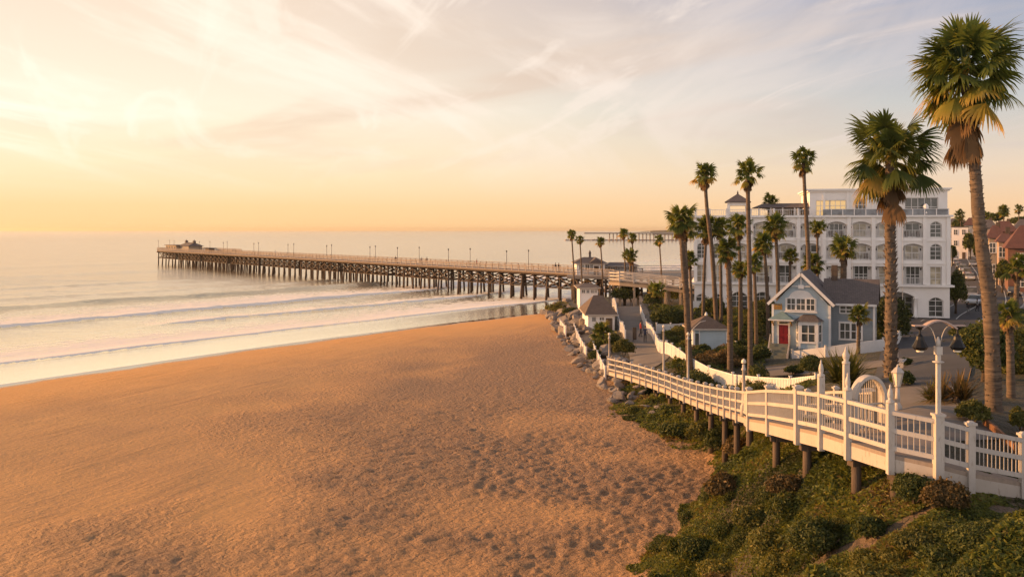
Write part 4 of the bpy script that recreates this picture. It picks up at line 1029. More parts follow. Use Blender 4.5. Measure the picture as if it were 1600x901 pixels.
MB().box((.1, 3, zE_+1.45), (.4, .4, .9)).lathe((.1, 3, zE_+1.8), [(.3, 0), (.2, .2), (.03, .6)], 8).build('roof_vent', M['roof'], bl)
hut('pier_pavilion', 'long low grey roofed pavilion right of the cream one on the plaza', 948, 996, 171, 415, 409.5, 5, M['tan_wall'], M['roof'], .5, cat='pavilion', wins=((-.3, .8, 1.0, .8, 'w'), (-.1, .6, 1.0, .8, 'w'), (.05, .6, 1.0, .8, 'w'), (.18, .6, 1.0, .8, 'w'), (.36, .7, 0, 1.5, 'door')), ridge_frac=.7, base=5.6)
# the tan walled ramp that curves in front of the plaza
rp = [at(952, 437.5, 141), at(968, 438.5, 139), at(990, 440.5, 138), at(1015, 443, 137), at(1040, 446, 136), at(1062, 449, 135.5), at(1090, 452, 135.5)]
o = rp[0].copy(); rw_ = empty('curved_ramp', o, 'curved tan walled ramp with white railing in front of the pier plaza', 'ramp')
m = MB(); f = MB(); kk = MB(); bk = Vector((1.2, 3.2, 0))
for a, b_ in zip(rp, rp[1:]):
    a, b_ = a-o, b_-o
    m.poly_prism([a, b_, b_+bk, a+bk], (0, 0, -.3)); f.poly_prism([a-up*.02, b_-up*.02, b_-up*.75, a-up*.75], (0, .25, 0))
    span(a, b_, 1.25, rw_, gap=.3, th=1.5); post(a, 1.35, .2, rw_, below=.2); span(a+bk, b_+bk, 1.25, rw_, gap=.35, th=1.5)
m.build('deck', M['concrete'], rw_); f.build('side_beam', M['tan_wall'], rw_)
span(Vector((0, 0, 0)), bk, 1.25, rw_, gap=.3, th=1.5)
for p in rp[:-1]:
    for u in (.1, .9):
        q = p+bk*u; g = gh(q.x, q.y)-.3
        MB().box((q.x-o.x, q.y-o.y, (g+p.z-.3)/2-o.z), (.35, .35, p.z-.3-g)).build('pillar', M['tan_wall'], rw_)

# ------------------------------------------------------------------ far shore
M['far_pier'] = mat('haze_paled_timber', (.34, .29, .26), .9, .1, .2)  # distance haze put into the colour, paler than bare pier timber
m = MB(); D2 = 1120
p2 = empty('distant_pier', (gx(925, D2), D2, 0), 'far away pier with tall thin piles near the horizon', 'pier')
Sx = D2/FPX
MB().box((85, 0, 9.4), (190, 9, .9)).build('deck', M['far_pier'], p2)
m = MB()
for k in range(34):
    x = 22+k*4.6
    for yy in (-3, 3): m.tube([(x, yy, -1), (x, yy, 9.0)], .38, 5)
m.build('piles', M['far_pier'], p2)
MB().box((85, -4.6, 10.3), (190, .2, .8)).build('railing', M['white_old'], p2)
bwk = MB(); rng = random.Random(3)
for k in range(60): bwk.box((k*3.6-108, rng.uniform(-2, 2), .5), (rng.uniform(3, 6), rng.uniform(4, 7), rng.uniform(1.5, 2.9)), rz=rng.uniform(0, 3), taper=.7)
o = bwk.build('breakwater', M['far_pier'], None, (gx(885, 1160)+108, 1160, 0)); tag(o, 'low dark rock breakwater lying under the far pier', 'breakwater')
M['haze_land'] = mat('scrub_land', (.10, .095, .05), .9, .2, .02, col2=(.2, .15, .1))
n = 140; hv = []; hf = []
for i in range(n):
    x = 395+i*16; u = i/(n-1)
    hgt_ = 9+16*fbm(np.array([i/9.0]), np.array([.5]), 4, 8)[0]*min(1, i/10)+8*math.exp(-((i-14)/4)**2)+10*min(1, i/60)
    for j, (dy, k) in enumerate(((-90, -.05), (-60, .55), (0, 1), (200, .9))): hv.append((x, 2600+dy+.0*i, hgt_*k+ (1.5*math.sin(i*1.7+j) if k > .5 else 0)))
for i in range(n-1):
    for j in range(3): a = i*4+j; hf.append((a, a+4, a+5, a+1))
tag(MB().add(hv, hf, True).build('headland', M['haze_land']), kind='structure')
# ------------------------------------------------------------------ foliage
def leaf_mat(name, stops, transl=.35, rough=.55):
    m, t, b, o = new_mat(name)
    tint = attr(t, 'tint')
    oi = t.new('ShaderNodeObjectInfo').outputs['Random']
    c = t.ramp(tint, stops)
    c = t.mix(1.0, c, t.mix(oi, (.85, .85, .85), (1.15, 1.12, 1.05)), 'MULTIPLY')
    t.link(c, b.inputs['Base Color']); b.inputs['Roughness'].default_value = rough; b.inputs['Specular IOR Level'].default_value = .25
    tr = t.new('ShaderNodeBsdfTranslucent'); t.link(t.mix(1.0, c, (1.3, 1.2, .7), 'MULTIPLY'), tr.inputs[0])
    ms = t.new('ShaderNodeMixShader'); ms.inputs[0].default_value = transl
    t.link(b.outputs[0], ms.inputs[1]); t.link(tr.outputs[0], ms.inputs[2]); t.link(ms.outputs[0], o.inputs[0])
    return m
M['frond'] = leaf_mat('palm_fronds', [(0, (.06, .09, .024)), (.45, (.125, .155, .036)), (.75, (.25, .23, .045)), (1, (.46, .30, .08))], .5)
M['dead'] = leaf_mat('dead_fronds', [(0, (.075, .048, .028)), (.5, (.16, .095, .045)), (1, (.30, .18, .08))], .25, .8)
M['bush'] = leaf_mat('bush_leaves', [(0, (.024, .036, .012)), (.45, (.06, .08, .02)), (1, (.17, .165, .04))], .35)
M['bush_y'] = leaf_mat('yellow_green_leaves', [(0, (.05, .06, .015)), (.5, (.12, .125, .03)), (1, (.24, .20, .05))], .35)
M['bush_o'] = leaf_mat('tawny_leaves', [(0, (.05, .045, .018)), (.5, (.13, .09, .035)), (1, (.25, .15, .06))], .3)
M['cover'] = leaf_mat('ground_cover_leaves', [(0, (.04, .05, .015)), (.3, (.095, .115, .025)), (.6, (.19, .20, .042)), (.78, (.15, .105, .045)), (1, (.21, .145, .06))], .38)
def bark_mat():
    m, t, b, o = new_mat('palm_bark')
    co = t.new('ShaderNodeTexCoord').outputs['Object']
    rings = t.noise(t.mapping(co, scale=(1.2, 1.2, 9)), 1.4, 4, .6); bl = t.noise(co, 1.1, 4, .6)
    c = t.mix(t.maprange(rings, .35, .65), (.05, .036, .025), (.165, .115, .075)); c = t.mix(t.maprange(bl, .4, .7), c, (.09, .064, .045))
    t.link(c, b.inputs['Base Color']); b.inputs['Roughness'].default_value = .9
    t.link(t.bump(rings, .9, .05), b.inputs['Normal']); return m
M['bark'] = bark_mat()
M['branch'] = mat('branches', (.09, .065, .045), .9, .2, 2)

class LM:
    """gathers leaf strips: vertices, quads and a tint per vertex"""
    def __init__(s): s.V = []; s.F = []; s.T = []; s.n = 0
    def strip(s, A, B, tint):
        k = len(A)
        for a, b_ in zip(A, B): s.V.append(a); s.V.append(b_)
        s.T += [tint[i//2] if not np.isscalar(tint) else tint for i in range(2*k)]
        for i in range(k-1): j = s.n+2*i; s.F.append((j, j+1, j+3, j+2))
        s.n += 2*k
    def build(s, name, mt, par, loc=None):
        return link_mesh(name, np_mesh(name, np.array(s.V), np.array(s.F), False, {'tint': np.array(s.T)}), mt, par, loc)
def fan_leaf(lm, base, dr, Lp, Lb, nseg, rng, droop, tint, wid, spread=1.9, fold=.62):
    """a palmate leaf: stalk, then pleated segments with hanging tips"""
    dr = Vector(dr).normalized(); side = dr.cross(up)
    if side.length < .05: side = Vector((1, 0, 0))
    side.normalize(); rl = rng.uniform(-.6, .6); side = (side*math.cos(rl)+side.cross(dr)*math.sin(rl)).normalized()
    nrm = side.cross(dr).normalized()
    # stalk bends under the blade's weight
    tip = base+dr*Lp-up*(droop*.12*Lp)
    mid = base+dr*Lp*.5+nrm*.02
    w_ = wid*.55
    lm.strip([np.array(base+side*w_), np.array(mid+side*w_*.8), np.array(tip+side*w_*.6)], [np.array(base-side*w_), np.array(mid-side*w_*.8), np.array(tip-side*w_*.6)], min(1, tint+.25))
    d2 = (dr-up*droop*.25).normalized(); side = (side-d2*side.dot(d2)).normalized(); n2 = side.cross(d2)
    for k in range(nseg):
        a = (-1+2*k/(nseg-1))*spread*.5*2 if nseg > 1 else 0
        a += rng.uniform(-.04, .04)
        ln = Lb*(.62+.38*math.cos(a*.75))*rng.uniform(.9, 1.08)
        sd = d2*math.cos(a)+side*math.sin(a)*.82-n2*(fold*(abs(math.sin(a))**1.3)*(1 if k % 2 else .86))
        sd.normalize(); wv_ = sd.cross(n2)
        if wv_.length < .05: continue
        wv_.normalize()
        p0 = tip; pts = [p0]; dd = sd.copy()
        g = droop*(.6+.7*rng.random())
        for j, st in enumerate((.45, .3, .25)):
            dd = (dd-up*g*(.12, .45, 1.0)[j]).normalized() if j else dd
            pts.append(pts[-1]+dd*ln*st)
        ws = (wid*.55, wid*1.25, wid*.8, wid*.12)
        lm.strip([np.array(p+wv_*w2) for p, w2 in zip(pts, ws)], [np.array(p-wv_*w2) for p, w2 in zip(pts, ws)], [tint, tint, min(1, tint+.12), min(1, tint+.4)])
def crown_mesh(par, Rc, nleaf, nseg, seed, ndead, lo=-46, name='crown', wid=None, dlow=.42):
    rng = random.Random(seed); lm = LM(); dm = LM()
    wid = wid or Rc*.036*14/nseg
    ga_ = 2.39996
    for i in range(nleaf):
        u = (i+.5)/nleaf
        el = R(84-(84-lo)*u**.85+rng.uniform(-7, 7)); az_ = i*ga_+rng.uniform(-.25, .25)
        dr = Vector((math.cos(el)*math.cos(az_), math.cos(el)*math.sin(az_), math.sin(el)))
        sc_ = (.8 if u < .12 else 1.0)*rng.uniform(.88, 1.1)
        base = Vector((math.cos(az_), math.sin(az_), 0))*.05*Rc+up*(Rc*(.10-.30*u))
        dry_ = rng.random()
        lp_ = rng.uniform(.2, .54) if u > .12 else rng.uniform(.2, .36)
        fan_leaf(lm, base, dr, Rc*lp_*sc_, Rc*rng.uniform(.42, .52)*sc_, nseg, rng, .2+.55*u, rng.uniform(0, .5)+(.45 if u > .7 and dry_ < .5 else .12 if dry_ < .3 else 0), wid, 1.6)
    for i in range(16):          # the dense heart: short young fans and old stalk bases round the bud
        el = R(rng.uniform(-15, 75)); az_ = i*ga_+.7
        dr = Vector((math.cos(el)*math.cos(az_), math.cos(el)*math.sin(az_), math.sin(el)))
        fan_leaf(lm, up*Rc*rng.uniform(-.12, .12), dr, Rc*rng.uniform(.05, .16), Rc*rng.uniform(.26, .36), max(8, nseg*2//3), rng, .5, rng.uniform(0, .35), wid, 1.5)
        st = Vector((math.cos(az_), math.sin(az_), 0)); sd_ = Vector((-st.y, st.x, 0))*Rc*.022
        b0 = st*Rc*.03-up*Rc*.2; b1 = st*Rc*.09+up*Rc*rng.uniform(-.05, .15)
        lm.strip([np.array(b0+sd_), np.array(b1+sd_*.6)], [np.array(b0-sd_), np.array(b1-sd_*.6)], .85)
    for i in range(ndead):
        el = R(rng.uniform(-89, -66)); az_ = i*ga_+rng.uniform(-.4, .4)
        dr = Vector((math.cos(el)*math.cos(az_), math.cos(el)*math.sin(az_), math.sin(el)))
        base = Vector((math.cos(az_), math.sin(az_), 0))*.06*Rc-up*Rc*rng.uniform(.15, dlow)
        fan_leaf(dm, base, dr, Rc*.22, Rc*.42*rng.uniform(.8, 1.15), max(6, nseg*2//3), rng, 1.0, rng.uniform(0, .45), wid, .8, .1)
    a = lm.build(name, M['frond'], par)
    b_ = dm.build('dead_fronds', M['dead'], par) if ndead else None
    return a, b_
def trunk_mesh(par, pts, r0, r1, n=10, boots=0, boot_from=.0, boot_to=1.0, seed=1, rings=True):
    rng = random.Random(seed); P = [Vector(p) for p in pts]
    # smooth through the control points
    def cr(u):
        k = u*(len(P)-1); i = min(int(k), len(P)-2); f = k-i
        p0, p1, p2, p3 = P[max(i-1, 0)], P[i], P[i+1], P[min(i+2, len(P)-1)]
        return .5*((2*p1)+(p2-p0)*f+(2*p0-5*p1+4*p2-p3)*f*f+(3*p1-p0-3*p2+p3)*f**3)
    N = 34; path = [cr(i/N) for i in range(N+1)]
    rad = [(r0+(r1-r0)*(i/N)**.8)*(1+(rng.uniform(-.06, .06) if rings else 0))*(1.35 if i == 0 else 1.15 if i == 1 else 1) for i in range(N+1)]
    if boots and boot_to < 1: rad = [r_*(1.16 if i/N < boot_to else .95) for i, r_ in enumerate(rad)]
    mb = MB(); mb.tube(path, rad, n)
    if boots:
        q = mb
        for i in range(boots):
            u = boot_from+(boot_to-boot_from)*(i+rng.random())/boots; c = cr(min(u, .999)); r_ = r0+(r1-r0)*u**.8
            a = i*2.39996+rng.uniform(-.2, .2); d_ = Vector((math.cos(a), math.sin(a), 0)); s_ = Vector((-d_.y, d_.x, 0)); h_ = r_*rng.uniform(.5, 1.1)
            b0 = c+d_*r_*.9; tpv = c+d_*r_*rng.uniform(1.15, 1.5)+up*h_
            w_ = r_*rng.uniform(.24, .42)
            q.add([b0-s_*w_, b0+s_*w_, tpv+s_*w_*.55, tpv-s_*w_*.55, b0-s_*w_-d_*r_*.15+up*h_*.6, b0+s_*w_-d_*r_*.15+up*h_*.6], [(0, 1, 2, 3), (3, 2, 5, 4), (0, 3, 4), (1, 5, 2)])
    o = mb.build('trunk', M['bark'], par)
    return o
protos = {}
PALM_G = 'tall fan palms'
def palm(px, py, rpx, dist, base, label, mid=None, kind='m', trunk_px=7, group='fan palms around the hotel and promenade', seed=0, hero=None, sink=.3):
    """crown centre at (px,py), crown radius rpx, foot in column base[0]; all at one distance"""
    S = dist/FPX; top = at(px, py, dist)
    fo = Vector((gx(base, dist), dist, 0)); fo.z = gh(fo.x, fo.y)
    o = empty('palm_tree', fo, label, 'palm tree', group)
    rng = random.Random(seed or int(px*7+py))
    Rc = rpx*S*(1.2 if hero and rpx > 50 else 1.2)
    tl = top-fo
    pts = [Vector((0, 0, -sink))]
    for (mx, my) in (mid or []): p = at(mx, my, dist)-fo; pts.append(p)
    if not mid: pts.append(Vector((tl.x*.35, 0, tl.z*.5)))
    pts.append(tl-up*Rc*(.12 if hero else .08))
    r0 = trunk_px*S/2
    if hero:
        crown_mesh(o, Rc, hero[0], hero[1], rng.randint(0, 999), hero[2], dlow=.8 if hero[0] > 40 else .5); c = [ch for ch in o.children]
        for ch in c: ch.location = tl
        trunk_mesh(o, pts, r0*1.05, r0*(.62 if hero[0] > 40 else .75), 12, hero[3], hero[4] if len(hero) > 4 else 0, hero[5] if len(hero) > 5 else 1.0, 5)
    else:
        key = (kind, rng.randint(0, 2))
        if key not in protos:
            sp = {'t': (22, 11, 9, -42), 'm': (25, 12, 7, -48), 's': (24, 11, 3, -30)}[kind]
            a, b_ = crown_mesh(None, 1.0, sp[0], sp[1], 40+len(protos)*3, sp[2], sp[3]); protos[key] = (a.data, b_.data if b_ else None)
            for q in (a, b_):
                if q: bpy.data.objects.remove(q)
        rzv = rng.uniform(0, 6.28)
        for nm, dat in zip(('crown', 'dead_fronds'), protos[key]):
            if dat is None: continue
            q = bpy.data.objects.new(nm, dat); COL.objects.link(q); q.parent = o; q.location = tl; q.scale = (Rc,)*3; q.rotation_euler.z = rzv
        trunk_mesh(o, pts, r0*1.15, r0*.75, 8, 0)
    return o
# nearest first
palm(1506, 106, 92, 30, 1553, 'tallest palm at the right edge, long curved rough trunk and shaggy crown', mid=[(1548, 500), (1531, 360), (1521, 240)], trunk_px=20, hero=(47, 28, 24, 330, .02, .73))
palm(1391, 240, 73, 45, 1392, 'second largest palm with straight stout trunk in front of the hotel', mid=[(1392, 460), (1390, 330)], trunk_px=19, hero=(41, 28, 8, 300, .0, 1.0))
palm(1576, 488, 28, 34, 1580, 'short sunlit palm by the right edge with slim trunk below a bushy crown', trunk_px=13, hero=(22, 14, 6, 60, .5))
palm(1590, 414, 23, 60, 1586, 'stubby palm at the right edge in front of the red roofed houses', trunk_px=9, hero=(20, 13, 5, 40, .4))
palm(1064, 340, 28, 72, 1078, 'dark palm with double skirt of dead leaves at the left end of the palm row', mid=[(1073, 480), (1067, 400)], trunk_px=10, hero=(30, 13, 16, 60, .1))
palm(1070, 352, 22, 96, 1075, 'slim palm half hidden behind the skirted palm at the left of the row', trunk_px=6, kind='t')
palm(1168, 268, 25, 66, 1172, 'very tall slender palm whose foot stands just behind the picket fence', mid=[(1172, 480), (1170, 370)], trunk_px=8.5, hero=(22, 13, 10, 0))
palm(1101, 270, 23, 104, 1121, 'very tall palm leaning left, the left one of the three highest thin palms', mid=[(1113, 400), (1105, 330)], trunk_px=7, kind='t')
palm(1255, 248, 24, 104, 1266, 'very tall thin palm rising in front of the hotel roof, right of the turret', mid=[(1263, 400), (1258, 310)], trunk_px=7, kind='t')
palm(1136, 386, 24, 70, 1141, 'medium palm with pale thick trunk beside the garden pavilion', mid=[(1140, 470)], trunk_px=9.5, hero=(26, 13, 8, 60, .2))
palm(1104, 352, 26, 110, 1098, 'dark bushy palm in front of the left corner of the hotel', trunk_px=5, kind='m')
palm(1125, 352, 20, 112, 1127, 'palm before the left hotel bays with crown at third floor height', trunk_px=5, kind='m')
palm(1153, 349, 23, 101, 1158, 'palm with crown just below the roof turret', mid=[(1157, 430)], trunk_px=6, kind='m')
palm(1211, 350, 24, 102, 1217, 'palm with wide crown under the roof pergola', mid=[(1215, 420)], trunk_px=6.5, kind='m')
palm(1193, 378, 21, 98, 1201, 'lower palm left of the wide crowned one, beside the cottage gable', mid=[(1198, 440)], trunk_px=6, kind='m')
palm(1178, 408, 18, 94, 1182, 'low palm with drooping crown behind the garden pavilion roof', trunk_px=6, kind='m')
palm(1156, 418, 16, 96, 1156, 'small dim palm in the middle of the palm row', trunk_px=5, kind='m')
palm(1077, 402, 17, 100, 1082, 'low palm at the left end of the row against the sea', trunk_px=5, kind='m')
palm(1235, 398, 15, 110, 1234, 'little palm with yellow heart in front of a hotel balcony', trunk_px=5, kind='s')
palm(1277, 355, 15, 116, 1278, 'small palm before the third floor balconies, right of the tall thin palm', trunk_px=4.5, kind='s')
palm(1270, 408, 20, 113, 1268, 'bushy palm just behind the cottage roof ridge', trunk_px=6, kind='m')
palm(1318, 387, 25, 113, 1318, 'palm with thick trunk standing above the cottage wing roof', trunk_px=11, kind='s')
palm(1342, 489, 20, 79.5, 1341, 'short palm in the front yard against the cottage wing', trunk_px=6, kind='s')
palm(1058, 566, 12, 74, 1058, 'baby palm between the ramp and the picket fence', trunk_px=3.5, kind='s')
palm(1204, 314, 15, 131, 1204, 'palm showing above the hotel roof terrace behind the pergola', trunk_px=4, kind='m')
palm(940, 516, 20, 98, 942, 'squat palm in front of the tan roofed hut', trunk_px=7, kind='s')
palm(1027, 452, 16, 128, 1028, 'short palm with arching leaves below the curved ramp', trunk_px=6, kind='s')
G2 = 'slender palms by the pier plaza'
palm(893, 365, 9.5, 152, 898, 'leftmost slender palm beside the pier, tall and leaning', trunk_px=2.6, kind='t', group=G2)
palm(906, 373, 8, 155, 910, 'shorter slender palm just right of the leftmost one by the pier', trunk_px=2.4, kind='t', group=G2)
palm(938, 376, 9, 145, 943, 'slender palm in front of the cream pier pavilion', trunk_px=2.6, kind='t', group=G2)
palm(974, 363, 9.5, 158, 978, 'taller of the two slender palms above the grey roofed pavilion', trunk_px=2.6, kind='t', group=G2)
palm(988, 370, 9, 160, 990, 'lower of the two slender palms above the grey roofed pavilion', trunk_px=2.6, kind='t', group=G2)
palm(985, 399, 14, 154, 985, 'short bushy palm between two slender ones by the pier plaza', trunk_px=4.5, kind='s', group=G2)
palm(1030, 374, 9.5, 142, 1035, 'lone slender palm right of the pier plaza', trunk_px=2.6, kind='t', group=G2)
G3 = 'palms over the town'
palm(1500, 334, 9, 330, 1504, 'far palm on the skyline right beside the hotel corner', trunk_px=2, kind='m', group=G3)
palm(1568, 328, 11, 270, 1569, 'far palm on the skyline above the red roofed houses', trunk_px=2.5, kind='m', group=G3)
palm(1592, 325, 8, 300, 1592, 'far slim palm on the skyline at the right edge', trunk_px=2, kind='t', group=G3)
palm(1541, 336, 9, 320, 1540, 'far palm on the skyline just right of the tall curved trunk', trunk_px=2, kind='m', group=G3)

# ---- leaf clouds for bushes, trees and ground cover
def leaf_quads(C, Nn, size, asp, tint, rs_):
    """diamond shaped leaves at C with rough normals Nn"""
    n = len(C); Nn = Nn/np.linalg.norm(Nn, axis=1, keepdims=True)
    r = rs_.normal(size=(n, 3)); u = np.cross(Nn, r); u /= np.linalg.norm(u, axis=1, keepdims=True)+1e-9; v = np.cross(Nn, u)
    s = size[:, None]
    V = np.stack([C-u*s, C-v*s*asp+Nn*s*.15, C+u*s, C+v*s*asp+Nn*s*.15], 1).reshape(-1, 3)
    F = np.arange(4*n).reshape(n, 4)
    return V, F, np.repeat(tint, 4)
def blob_points(n, rx, ry, rz_, rs_, lumps=9, low=-.35, amp=.5):
    d_ = rs_.normal(size=(n*2, 3)); d_ /= np.linalg.norm(d_, axis=1, keepdims=True); d_ = d_[d_[:, 2] > low][:n]
    lc = rs_.normal(size=(lumps, 3)); lc /= np.linalg.norm(lc, axis=1, keepdims=True)
    near_ = np.max(np.clip((d_@lc.T-.55)/.45, 0, 1)**.7, 1)
    rad = (1-amp)+amp*near_+rs_.normal(0, .05, len(d_))
    dep = 1-.42*rs_.random(len(d_))**2.2
    rad = rad*np.where(rs_.random(len(d_)) > .9, rs_.uniform(1.0, 1.22, len(d_)), 1)
    P = d_*(rad*dep)[:, None]*np.array([rx, ry, rz_])
    return P, d_, dep
def bush(px, py, wpx, hpx, dist, label, mt='bush', n=2200, leaf=.10, cat='bush', name='bush', trunk=0.0, group=None, lumps=10, seed=None, asp=.5, zoff=None):
    """centre of the leafy mass at (px,py), full width and height in pixels"""
    if not trunk: dist = ground_hit(px, py+.42*hpx)
    S = dist/FPX; c = at(px, py, dist); g = gh(c.x, c.y); rs_ = np.random.RandomState(seed or int(px*3+py))
    o = empty(name, (c.x, c.y, g), label, cat, group)
    rx = wpx*S/2; rz_ = hpx*S/2; cz = c.z-g
    if not trunk: cz = min(max(cz, rz_*.35), rz_*.8)
    P, N_, dep = blob_points(n, rx, rx*.85, rz_, rs_, lumps, -.3 if not trunk else -.6)
    if not trunk:
        keep = P[:, 2]+cz > -.05; P, N_ = P[keep], N_[keep]
    tint = np.clip(rs_.beta(2, 2.6, len(P))+.15*(rs_.random(len(P)) > .93), 0, 1)
    V, F, T = leaf_quads(P+np.array([0, 0, cz]), N_+rs_.normal(0, .75, P.shape), leaf*rs_.uniform(.6, 1.25, len(P)), asp, tint, rs_)
    link_mesh('foliage', np_mesh('foliage', V, F, False, {'tint': T}), M[mt], o)
    q = MB(); rng = random.Random(int(px)); k = 5 if trunk else 4
    if trunk: q.tube([(0, 0, -.2), (.05*rx, 0, cz*.35), (0, 0, cz)], [trunk, trunk*.75, trunk*.4], 8)
    for i in range(k):
        a = 6.28*i/k+rng.random(); z0 = cz*.3 if trunk else -.1
        q.tube([(0, 0, z0), (math.cos(a)*rx*.3, math.sin(a)*rx*.3, cz*.8), (math.cos(a)*rx*.6, math.sin(a)*rx*.6, cz+rz_*.35)], [max(.03, trunk*.5), max(.02, trunk*.35), .012], 5)
    q.build('trunk' if trunk else 'branches', M['branch'], o)
    return o
bush(976, 455, 45, 36, 140, 'round dark tree on a short trunk below the curved ramp', n=3200, leaf=.20, cat='tree', name='round_tree', trunk=.2)
bush(1043, 496, 58, 36, 112, 'large dark rounded hedge behind the promenade fence', n=3600, leaf=.16)
bush(1116, 479, 44, 26, 118, 'dark dome shaped tree above the garden pavilion', n=3000, leaf=.17, cat='tree', name='round_tree', trunk=.16)
bush(1100, 455, 30, 24, 126, 'dark bush at the left foot of the hotel', n=2000, leaf=.16)
bush(1018, 470, 34, 24, 126, 'loose dark shrub left of the rounded hedge', n=1800, leaf=.15)
bush(1050, 462, 40, 26, 130, 'tangled shrub under the end of the curved ramp', mt='bush_y', n=2000, leaf=.16)
bush(1190, 500, 40, 40, 108, 'dark tree left of the cottage behind the tall palm', n=3000, leaf=.15, cat='tree', name='round_tree', trunk=.14)
bush(1200, 478, 30, 26, 112, 'yellow green shrub beside the cottage gable', mt='bush_y', n=1800, leaf=.15)
bush(1184, 480, 30, 24, 106, 'sunlit leafy shrub behind the garden pavilion', mt='bush_y', n=1800, leaf=.14)
bush(1160, 545, 36, 28, 86, 'dark shrub right of the garden pavilion', n=2200, leaf=.11)
bush(1187, 553, 34, 26, 83, 'dark low hedge left of the cottage steps', n=2200, leaf=.11)
bush(1098, 547, 30, 20, 82, 'low shrub at the left foot of the garden pavilion', n=1800, leaf=.10)
bush(1075, 541, 28, 22, 84, 'greenish shrub inside the picket fence left of the pavilion', mt='bush_y', n=1700, leaf=.10)
bush(1120, 560, 34, 16, 77, 'tawny low shrub in front of the pavilion', mt='bush_o', n=1700, leaf=.10)
bush(1150, 565, 36, 16, 75, 'reddish brown low shrub by the fence under the tall palm', mt='bush_o', n=1700, leaf=.10)
bush(1078, 518, 26, 20, 100, 'small dark shrub between hedge and pavilion', n=1500, leaf=.12)
bush(975, 545, 34, 32, 88, 'leafy rounded bush beside the promenade, behind the first slender lamp', mt='bush_y', n=2600, leaf=.11)
bush(958, 533, 28, 26, 93, 'green bush between hut and ramp end', n=2000, leaf=.11)
bush(931, 541, 26, 22, 91, 'yellow green bush at the upper end of the rock bank', mt='bush_y', n=2000, leaf=.10)
bush(930, 557, 22, 24, 86, 'rounded green bush just left of the ramp end', n=1800, leaf=.10)
bush(872, 481, 44, 22, 130, 'green scrub on the tip of the rock bank near the water', mt='bush_y', n=2400, leaf=.14)
bush(892, 487, 30, 14, 128, 'low scrub on top of the rock bank tip', n=1500, leaf=.14)
bush(920, 470, 24, 10, 136, 'low scrub beside the small white hut', n=1200, leaf=.14)
bush(1270, 572, 50, 40, 72, 'dark round bush in front of the cottage fence', n=3400, leaf=.09)
bush(1240, 578, 30, 18, 70, 'low dark bush left of the round one in front of the cottage', n=1800, leaf=.09)
bush(1390, 500, 66, 76, 96, 'large dark tree right of the cottage hiding the hotel foot', n=5200, leaf=.15, cat='tree', name='dark_tree', trunk=.2, lumps=14)
bush(1355, 532, 40, 20, 84, 'dark low hedge along the cottage wing', n=2200, leaf=.10)
bush(1300, 541, 50, 12, 82.5, 'dark clipped hedge under the bay window', n=2400, leaf=.09)
bush(1493, 452, 34, 60, 128, 'dark street tree at the right corner of the hotel', n=3400, leaf=.18, cat='tree', name='dark_tree', trunk=.2)
bush(1536, 548, 92, 88, 43, 'large loose leafy tree behind the tallest palm', mt='bush', n=6500, leaf=.10, cat='tree', name='leafy_tree', trunk=.14, lumps=18)
bush(1585, 560, 60, 90, 46, 'leafy tree at the right edge behind the short palm', mt='bush_y', n=4500, leaf=.10, cat='tree', name='leafy_tree', trunk=.12, lumps=14)
bush(1520, 646, 50, 40, 30.5, 'sunlit yellow green bush just behind the boardwalk lamp', mt='bush_y', n=4200, leaf=.055)
bush(1596, 655, 34, 50, 29, 'yellow green bush at the right edge beside the short palm', mt='bush_y', n=3000, leaf=.055)
bush(1410, 592, 38, 26, 40, 'small dark rounded bush right of the stout palm', n=2600, leaf=.07)
bush(1414, 566, 26, 14, 55, 'low dark bush beside the white bench', n=1400, leaf=.08)
bush(1500, 520, 36, 26, 70, 'dark bush at the far side of the plaza below the right lantern', n=2000, leaf=.10)
bush(1010, 610, 30, 12, 73.5, 'low green shrub behind the ramp railing', n=1400, leaf=.08, mt='bush')
bush(1040, 600, 44, 14, 71, 'spreading low shrub behind the ramp beside the baby palm', n=2000, leaf=.08, mt='bush_y')
bush(1090, 606, 40, 16, 65, 'low green shrub at the foot of the skirted palm', n=2000, leaf=.08, mt='bush')
bush(1130, 614, 44, 16, 60, 'spreading shrub between ramp and fence below the pavilion', n=2200, leaf=.075, mt='bush_y')
bush(1200, 618, 40, 16, 55, 'low shrub behind the railing right of the tall palm foot', n=2000, leaf=.075, mt='bush')
bush(975, 600, 26, 12, 77, 'small low shrub behind the far end of the ramp', n=1200, leaf=.08, mt='bush_o')
